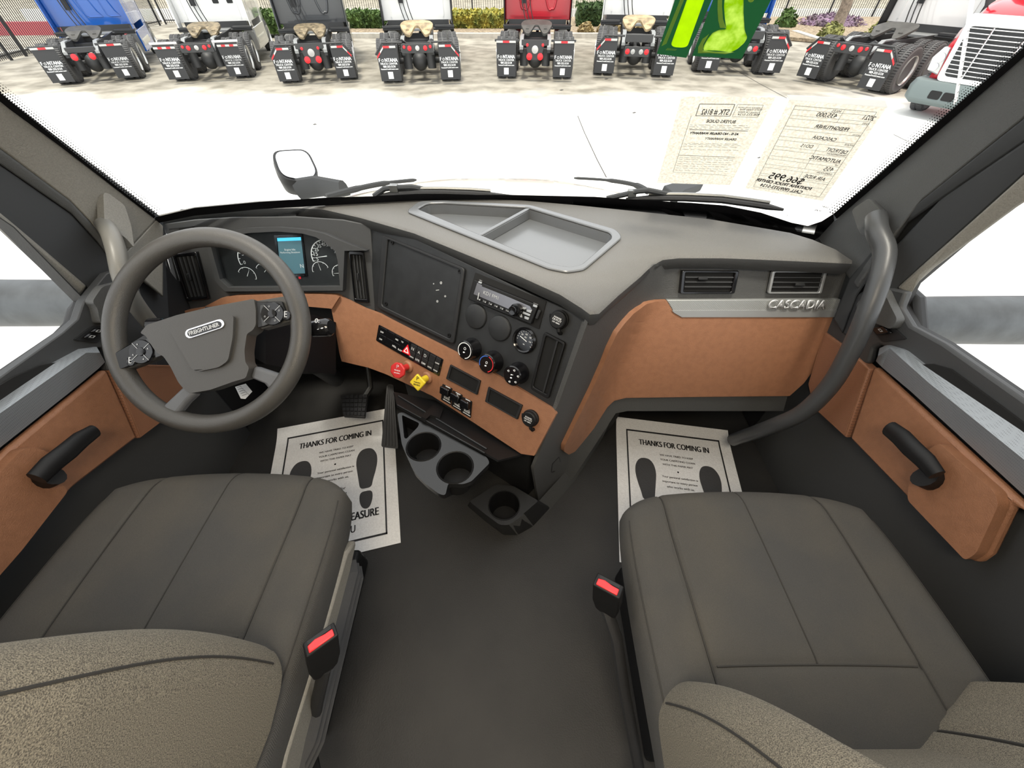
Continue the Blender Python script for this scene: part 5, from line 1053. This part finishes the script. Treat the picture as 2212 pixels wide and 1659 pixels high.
# ---------------- parked road tractors ----------------
mat('tyre', (.1, .1, .1), .85, bump=.8, bs=60); mat('alu', (.7, .7, .68), .3, .8); mat('chassis', (.035, .036, .037), .5); mat('flap', (.03, .031, .033), .6); mat('rail_grey', (.3, .31, .31), .45, .4)
mat('blue_paint', (.01, .10, .42), .2, coat=.6); mat('grey_paint', (.055, .058, .062), .3, coat=.5); mat('red_paint', (.42, .008, .02), .25, coat=.5); mat('tyre_tread', (.05, .05, .05), .9)
def treads(b, R, w):
    for k in range(56):
        a = 2 * math.pi * k / 56; e = V((0, math.cos(a), math.sin(a)))
        for j in (-1, 1): b.box(e * (R + .004) + V((j * w * .27, 0, 0)), (w * .38, .03, .02), M.Rotation(a - math.pi / 2, 3, 'X'))
b = B(); w = .28; b.lathe((-w / 2, 0, 0), (1, 0, 0), [(.30, .03), (.36, 0), (.46, -.005), (.505, .03), (.515, .06), (.515, w - .06), (.505, w - .03), (.46, w + .005), (.36, w), (.30, w - .03)], 40); treads(b, .515, w); TYRE = b.mesh('wheel', 'tyre', .5)
b = B(); b.lathe((-.1, 0, 0), (1, 0, 0), [(.0, .12), (.09, .13), (.1, .08), (.19, .05), (.27, .06), (.3, .22), (.315, .235), (.315, -.02), (.3, -.02)], 32); RIM = b.mesh('rim', 'alu', .5)
def fifth(y, z):
    """slotted coupling plate"""
    top = [(-.44, .18), (-.36, .36), (-.18, .43), (.18, .43), (.36, .36), (.44, .18), (.45, 0), (.32, -.32), (.2, -.36), (.05, .0), (-.05, .0), (-.2, -.36), (-.32, -.32), (-.45, 0)]
    return [V((a, y + c, z + c * .22 + min(0, c) * .3)) for a, c in rnd(top, .06)]
flapm = {}
def flap_meshes(kind):
    if kind in flapm: return flapm[kind]
    w = .6; b = B(); pts = [(-w / 2, 0), (w / 2, 0), (w / 2, -.86), (-w / 2, -.86)] if kind == 'bar' else [(-w / 2, -.22), (-w / 2 + .22, 0), (w / 2, 0), (w / 2, -.86), (-w / 2, -.86)]
    b.prism([V((x, 0, z)) for x, z in pts], (0, .012, 0)); f_ = b.mesh('mud_flap', 'flap', .5)
    b = B(); X, U = V((1, 0, 0)), V((0, 0, 1))
    for s, z, L_, h, bo in (('F    NTANA', -.4, .54, 1.15, .008), ('TRUCK CENTER', -.465, .5, 1.0, .004), ('909-333-5124', -.535, .36, 1.15, .008), ('FontanaTruckCenter.com', -.585, .5, 1.0, .006)): b.text3(s, V((-L_ / 2, -.004, z)), X * L_, U * L_ * h, bo)
    b.torus(V((-.165, -.004, -.368)), V((0, 1, 0)), .027, .006, 14, 5); b.box((0, -.003, -.72), (.15, .003, .17)); l_ = b.mesh('flap_lettering', 'white_ink', 0)
    flapm[kind] = (f_, l_); return flapm[kind]
def tape(b_r, b_w, x0, x1, z, n, h=.05, dz=0):
    for k in range(n):
        t0, t1 = k / n, (k + 1) / n; (b_r if k % 2 else b_w).prism([V((x0 + (x1 - x0) * t0, -.012, z + dz * t0)), V((x0 + (x1 - x0) * t1, -.012, z + dz * t1)), V((x0 + (x1 - x0) * t1, -.012, z + dz * t1 + h)), V((x0 + (x1 - x0) * t0, -.012, z + dz * t0 + h))], (0, .006, 0))
def tractor(pos, yaw, label, paint, fk, tail, plate, bowed, panel='w', side='plastic_black', sc=1.0, spare=False):
    r = thing('semi_truck', (0, 0, 0), label, 'truck', 'parked road tractors')
    for y in (.85, 2.17):
        for x in (-1.1, -.76, .76, 1.1):
            w_ = inst('wheel', TYRE, r, (x, y, .515), (0, 0, math.pi if x < 0 else 0)); inst('rim', RIM, w_, (.03, 0, 0))
    for x in (-1.02, 1.02): w_ = inst('wheel', TYRE, r, (x, 6.9, .515), (0, 0, math.pi if x < 0 else 0)); inst('rim', RIM, w_, (.03, 0, 0))
    for x in (-.43, .43):
        b = B(); b.prism([V((x - .045, y, z)) for y, z in ((.16, .72), (.16, .84), (.55, 1.04), (5.2, 1.04), (5.2, .76), (.5, .72))], (.09, 0, 0)); b.obj('frame_rail', 'chassis', r)
        b = B(); b.prism([V((x - .055, y, z)) for y, z in ((.13, .80), (.13, .87), (.55, 1.08), (1.05, 1.08), (1.05, 1.055), (.56, 1.045))], (.11, 0, 0)); b.obj('rail_ramp', 'rail_grey', r)
    b = B(); b.tube([(-.9, .85, .5), (.9, .85, .5)], .075, 10); b.tube([(-.9, 2.17, .5), (.9, 2.17, .5)], .075, 10); b.ball((0, .82, .48), (.24, .22, .24)); b.ball((0, 2.14, .48), (.24, .22, .24))
    for x in (-.36, .36): b.cyl((x, .55, .35), (x, .55, .78), .13, .13, 14); b.cyl((x, 1.9, .35), (x, 1.9, .78), .13, .13, 14)
    b.box((0, 1.5, .84), (.8, .12, .2)); b.box((0, 3.0, .84), (.8, .12, .2)); b.tube([(0, .9, .6), (0, 5, .8)], .06, 8); b.obj('drive_axles', 'chassis', r)
    ft, lt = flap_meshes(fk); br, bw = B(), B()
    for x in (-.9, .9):
        f_ = inst('mud_flap', ft, r, (x, 0, 1.0), (0, 0, 0)); l_ = inst('flap_lettering', lt, f_, (0, 0, 0))
        if x > 0 and fk != 'bar': f_.scale = (-1, 1, 1); l_.scale = (-1, 1, 1)
        s = 1 if x > 0 else -1; b = B()
        if fk == 'bar': b.box((x * .97, .02, 1.03), (.76, .04, .06)); tape(br, bw, x - .3, x + .3, .975 if panel != 'chrome' else .9, 3 if panel != 'chrome' else 5)
        else:
            b.tube([(s * .42, .03, 1.03), (s * 1.0, .03, 1.03), (s * 1.24, .03, .76)], .028, 8)
            tape(br, bw, x - s * .27, x + s * .09, .915, 2, .05); tape(br, bw, x + s * .09, x + s * .3, .9, 2, .05, -.22)
        b.obj('flap_hanger', 'alu' if panel == 'chrome' and fk == 'bar' else 'chassis', r, bevel=.01)
    br.obj('reflective_tape', 'red_light', r, smooth=0); bw.obj('reflective_tape', 'tape', r, smooth=0)
    b = B(); lights = []
    if tail == 'v':
        b.prism([V((x, .0, z)) for x, z in ((-.42, 1.05), (.42, 1.05), (.42, .92), (.28, .9), (.2, .56), (-.2, .56), (-.28, .9), (-.42, .92))], (0, .06, 0)); lights = [(-.24, .93, .04, 'red_light'), (.24, .93, .04, 'red_light'), (0, .82, .1, 'tape'), (-.17, .65, .09, 'red_light'), (.17, .65, .09, 'red_light')]
    elif tail == 'bar':
        b.prism([V((x, .0, z)) for x, z in ((-.47, 1.0), (.47, 1.0), (.47, .78), (-.47, .78))], (0, .1, 0)); b.prism([V((x, .1, z)) for x, z in ((-.5, 1.07), (-.42, 1.1), (-.3, 1.02), (.3, 1.02), (.42, 1.1), (.5, 1.07), (.5, 1.0), (-.5, 1.0))], (0, .05, 0)); lights = [(-.38, .93, .04, 'red_light'), (.38, .93, .04, 'red_light'), (-.23, .9, .06, 'red_light'), (.23, .9, .06, 'red_light'), (0, .9, .06, 'tape')]
    elif tail == 'four':
        b.box((0, .06, .98), (.8, .12, .18)); b.box((0, .0, .68), (.74, .05, .24)); lights = [(-.28, .68, .075, 'red_light'), (-.12, .68, .07, 'tape'), (.12, .68, .07, 'tape'), (.28, .68, .075, 'red_light')]
    else:
        b.box((0, .2, .9), (.8, .1, .14)); b.box((-.24, .1, .74), (.22, .06, .16)); b.box((.24, .1, .74), (.22, .06, .16)); lights = [(-.24, .74, .09, 'red_light'), (.24, .74, .09, 'red_light')]
    tp = b.obj('tail_panel', 'chassis', r, bevel=.01)
    for x, z, k, m_ in lights: b = B(); b.lathe((x, -.0 if tail != 'two' else .07, z), (0, -1, 0), [(k, 0), (k, .02), (k * .8, .03), (0, .035)], 18); b.obj('tail_light', m_, tp)
    b = B(); b.prism([V((p.x * 1.15, 1.75 + (p.y - 1.75) * 1.1, p.z)) for p in fifth(1.75, 1.24)], (0, 0, -.06)); b.box((-.3, 1.75, 1.1), (.1, .4, .14)); b.box((.3, 1.75, 1.1), (.1, .4, .14)); b.obj('coupling_plate', plate, r, bevel=.01)
    b = B(); b.box((0, 3.35, 1.02), (.9, .9, .05)); b.obj('deck_plate', 'rail_grey', r)
    b = B(); b.tube([(-1.22, 3.25, 1.02), (-.5, 3.25, 1.02)], .035, 8); b.tube([(.5, 3.25, 1.02), (1.22, 3.25, 1.02)], .035, 8)
    for x in (-.9, .9): b.box((x, 3.35, 1.08), (.66, .3, .05))
    b.obj('quarter_fender', 'chassis', r)
    # cab: sleeper box, side fairings, bonnet
    b = B(); rr = []
    for y, z1, w_ in ((3.72, 3.95, 1.17), (3.8, 4.0, 1.21), (5.9, 3.6, 1.2), (6.2, 3.0, 1.12)): rr.append([V((x * w_, y, z)) for x, z in ((-1, 1.2), (-1, z1 - .2), (-.85, z1), (.85, z1), (1, z1 - .2), (1, 1.2))])
    b.loft(rr); c_ = b.obj('cab', paint, r, smooth=.4, bevel=.02)
    b = B(); rr = []
    for y, z1, w_ in ((6.1, 2.2, 1.15), (6.6, 2.15, 1.15), (7.6, 1.9, 1.05), (7.95, 1.4, .9)): rr.append([V((x * w_, y, z)) for x, z in ((-1, .75), (-1, z1 - .25), (-.7, z1), (.7, z1), (1, z1 - .25), (1, .75))])
    b.loft(rr); b.obj('bonnet', paint, r, smooth=.5, bevel=.03)
    b = B()
    for s in (-1, 1): b.box((s * 1.2, 4.8, .72), (.06, 2.5, .62)); b.box((s * 1.1, 5.0, .4), (.24, 1.9, .06))
    b.obj('side_skirt', side, r, bevel=.02)
    for s in (-1, 1): b = B(); b.cyl((s * .95, 3.75, .66), (s * .95, 5.4, .66), .3, .3, 24); b.obj('fuel_tank', 'alu', r, smooth=.8)
    for s in (-1, 1): b = B(); b.prism([V((s * 1.21, 3.3, 1.0)), V((s * 1.21, 3.75, 1.0)), V((s * 1.21, 3.75, 3.9)), V((s * 1.21, 3.4, 3.9))], (-s * .03, 0, 0)); b.obj('side_extender', side if side == 'plastic_black' or panel == 'plain' else paint, r)
    b = B(); y = 3.712
    if panel in ('w', 'chrome2'):
        b.tube(smooth([V((x, y, z)) for x, z in ((-.8, 2.6), (-.62, 1.62), (-.5, 1.5), (-.36, 1.55), (-.12, 2.3), (0, 2.45), (.12, 2.3), (.36, 1.55), (.5, 1.5), (.62, 1.62), (.8, 2.6))]), .035, 8); b.box((0, y, 1.34), (1.7, .03, .1))
    elif panel == 'panel':
        for x0, x1 in ((-.2, .3), (.45, .85)): b.tube([V((x, y, z)) for x, z in ((x0, 2.3), (x0 + .1, 1.5), (x0 + .2, 1.45), (x1 + .1, 1.45), (x1, 1.6), (x1 - .2, 2.3), (x0, 2.3))], .018, 6)
    else:
        for x in (-.9, .9): b.box((x, y, 2.4), (.04, .02, 2.2))
    if b.bm.verts: b.obj('back_pressing', paint, c_, smooth=.8)
    else: b.bm.free()
    if panel in ('plain', 'chrome') and spare:
        for x in (.25, .72): b = B(); b.prism([V((px_, y - .005, pz_)) for px_, pz_ in rnd([(x - .1, 1.7), (x + .1, 1.7), (x + .1, 2.3), (x - .1, 2.3)], .03)], (0, .01, 0)); b.obj('rear_window', 'plastic_dark', c_)
    b = B()
    for x in (-.55, -.42, -.28): b.tube(smooth([V((x, 3.6, 2.9)), V((x - .06, 3.45, 2.2)), V((x + .02, 3.3, 1.6)), V((x + .16, 3.2, 1.15))]), .016, 6)
    b.box((-.5, 3.66, 1.9), (.16, .08, .5)); b.obj('air_hoses', 'rubber', r)
    b = B(); b.box((0, 3.9, 1.12), (2.1, .5, .2)); b.obj('cab_support', 'chassis', r)
    r.location = pos; r.rotation_euler = (0, 0, yaw); r.scale = (sc,) * 3; return r
E_ = {'T1': ((115, 178), (298, 164)), 'T2': ((365, 171), (538, 162)), 'T3': ((604, 175), (770, 166)), 'T4': ((825, 175), (995, 170)), 'T5': ((1074, 164), (1234, 166)), 'T6': ((1283, 157), (1453, 163)), 'T7': ((1503, 151), (1686, 158)), 'T8': ((1720, 163), (1899, 197))}
pat = mat('plate_worn', (.3, .24, .15), .45, .3, dirt=(.1, .08, .05), vs=7); mat('plate_dark', (.07, .068, .062), .5, .2, var=.2, vs=6); mat('plate_tan', (.55, .42, .24), .45, .2, dirt=(.22, .17, .1), vs=5)
for k, args in (('T1', ('blue tractor truck, leftmost of the parked row', 'blue_paint', 'bar', 'two', 'plate_dark', 0, 'panel', 'blue_paint')), ('T2', ('white tractor truck with silver flap hangers, second of the row from the left', 'white_paint', 'bar', 'bar', 'plate_worn', 0, 'chrome', 'alu')),
    ('T3', ('dark grey tractor truck with a W pressing on its cab back', 'grey_paint', 'cut', 'v', 'plate_worn', 0, 'w', 'grey_paint')), ('T4', ('white tractor truck between the grey and the red truck', 'white_paint', 'cut', 'bar', 'plate_tan', 0, 'plain', 'plastic_black')),
    ('T5', ('red tractor truck in the middle of the row, seen from behind', 'red_paint', 'bar', 'v', 'plate_dark', 0, 'w', 'plastic_black')), ('T6', ('white tractor truck right of the red one, half behind the green cards', 'white_paint', 'cut', 'four', 'plate_tan', 0, 'plain', 'white_paint')),
    ('T7', ('blue tractor truck mostly behind the green number cards', 'blue_paint', 'cut', 'four', 'plate_dark', 0, 'panel', 'blue_paint')), ('T8', ('white tractor truck turned away at right, beside the red truck front', 'white_paint', 'cut', 'bar', 'plate_dark', 0, 'chrome', 'plastic_black'))):
    A_, B_ = (PZ(GZ + .15)(*p) for p in E_[k]); m_ = (A_ + B_) / 2; w_ = B_ - A_; sc = w_.length / 2.4
    tractor((m_.x, m_.y, GZ), math.atan2(w_.y, w_.x), *args, sc=max(.92, min(1.08, sc)), spare=k in ('T2', 'T6'))

# red truck facing us at the right edge
r = thing('semi_truck', (0, 0, 0), 'red truck with chrome slatted grille facing the cab at the right edge', 'truck', 'parked road tractors')
b = B(); rr = []
for y, z0, z1, w_, in ((.24, .75, 1.78, .86), (.36, .7, 1.9, 1.0), (1.0, .7, 2.1, 1.16), (2.0, .8, 2.3, 1.2), (2.3, .9, 2.35, 1.2)): rr.append([V((x * w_, y, z)) for x, z in ((-1, z0), (-1.0, z1 - .55), (-.78, z1 - .08), (-.6, z1), (.6, z1), (.78, z1 - .08), (1.0, z1 - .55), (1, z0))])
b.loft(rr); b.obj('bonnet', mat('red_gloss', (.5, .012, .025), .15, coat=.8), r, smooth=.6, bevel=.04, seg=3)
b = B(); b.loft([[V((x * w_, y, z)) for x, z in ((-1, 1.2), (-1, 3.3), (-.8, 3.8), (.8, 3.8), (1, 3.3), (1, 1.2))] for y, w_ in ((2.3, 1.15), (2.9, 1.2), (5, 1.22))]); b.obj('cab', 'red_gloss', r, bevel=.05)
b = B(); b.prism([V((x, 2.27, z)) for x, z in ((-1.05, 2.4), (1.05, 2.4), (.95, 3.3), (-.95, 3.3))], (0, .02, 0)); b.obj('windscreen', 'piano_black', r)
gq = lambda x, z: V((x, .12 - .1 * (1 - (x / .85) ** 2) + (z - .8) * .06, z))
go = [(-.66, .82), (.66, .82), (.78, 1.72), (-.78, 1.72)]; b = B(); b.prism([gq(*p) - V((0, .02, 0)) for p in go], (0, .03, 0)); gr = b.obj('grille', 'stack_black', r)
b = B(); oo = [gq(*p) - V((0, .04, 0)) for p in rnd([(-.76, .74), (.76, .74), (.9, 1.9), (-.9, 1.9)], .1)]; ii = [gq(*p) - V((0, .04, 0)) for p in rnd([(-.66, .84), (.66, .84), (.77, 1.7), (-.77, 1.7)], .1)]; q = [b.bm.verts.new(p) for p in oo]; w_ = [b.bm.verts.new(p) for p in ii]; q2 = [b.bm.verts.new(p + V((0, .05, 0))) for p in oo]; w2 = [b.bm.verts.new(p + V((0, .05, 0))) for p in ii]
for i in range(len(q)): j = (i + 1) % len(q); b.f([q[i], q[j], w_[j], w_[i]]); b.f([q[i], q2[i], q2[j], q[j]]); b.f([w_[i], w_[j], w2[j], w2[i]])
b.obj('grille_surround', mat('grille_chrome', (.72, .72, .72), .2, .8), gr, bevel=.01)
b = B()
for k in range(11): z = .9 + k * .077; h_ = .69 + .1 * (z - .82); b.tube([gq(-h_, z) - V((0, .045, 0)), gq(-h_ / 2, z) - V((0, .045, 0)), gq(0, z) - V((0, .045, 0)), gq(h_ / 2, z) - V((0, .045, 0)), gq(h_, z) - V((0, .045, 0))], .009, 6)
for x in (-.28, .28): b.tube([gq(x, .84) - V((0, .05, 0)), gq(x * 1.1, 1.7) - V((0, .05, 0))], .016, 6)
b.obj('grille_slats', 'grille_chrome', gr); b = B(); b.text3('FREIGHTLINER', gq(-.18, 1.78) - V((0, .046, 0)), V((.36, 0, 0)), V((0, 0, .4)), .005); b.obj('badge_lettering', 'chrome', gr)
b = B(); b.loft([[V((x * w_, y + (.2 if abs(x) > .9 else 0), z)) for x in (-1, -.9, -.6, .6, .9, 1)] + [V((x * w_, .7, z)) for x in (1, -1)] for z, w_, y in ((.28, 1.12, .02), (.36, 1.2, -.08), (.6, 1.22, -.08), (.74, 1.18, .0))]); b.obj('bumper', mat('bumper_grey', (.12, .15, .15), .6), r, bevel=.03, seg=3)
b = B()
for x in (-.55, -.28, .28, .55): b.prism([V((x + a, -.085, z)) for a, z in rnd([(-.12, .42), (.12, .42), (.12, .58), (-.12, .58)], .04)], (0, .01, 0))
b.obj('bumper_vents', 'plastic_black', r)
for s in (-1, 1):
    b = B(); b.prism([V((s * x, .24, z)) for x, z in ((.82, .8), (1.1, .88), (1.14, 1.1), (1.02, 1.32), (.9, 1.3))], (0, .14, 0)); hl = b.obj('headlight', mat('lamp', (.55, .56, .56), .1, .3, coat=1), r, bevel=.02)
    for z, k in ((1.12, .09), (.95, .07)): b = B(); b.lathe((s * .98, .23, z), (0, -1, 0), [(k, 0), (k, .015), (k * .7, .02), (0, .005)], 20); b.obj('headlight_bowl', 'chrome', hl)
    b = B(); b.tube([(s * .95, 1.0, 1.95), (s * 1.12, .9, 2.35), (s * 1.12, .9, 2.5)], .03, 8); b.ball((s * 1.12, .9, 2.62), (.14, .08, .17), 16, 10); b.obj('bonnet_mirror', 'weather', r)
    w_ = inst('wheel', TYRE, r, (s * 1.0, 1.0, .515), (0, 0, math.pi if s < 0 else 0)); inst('rim', RIM, w_, (.03, 0, 0))
a = math.radians(-57); A_ = PZ(GZ + .36)(1948, 208); X = V((math.cos(a), math.sin(a), 0)); r.location = (A_.x + X.x * 1.2, A_.y + X.y * 1.2, GZ); r.rotation_euler = (0, 0, a)
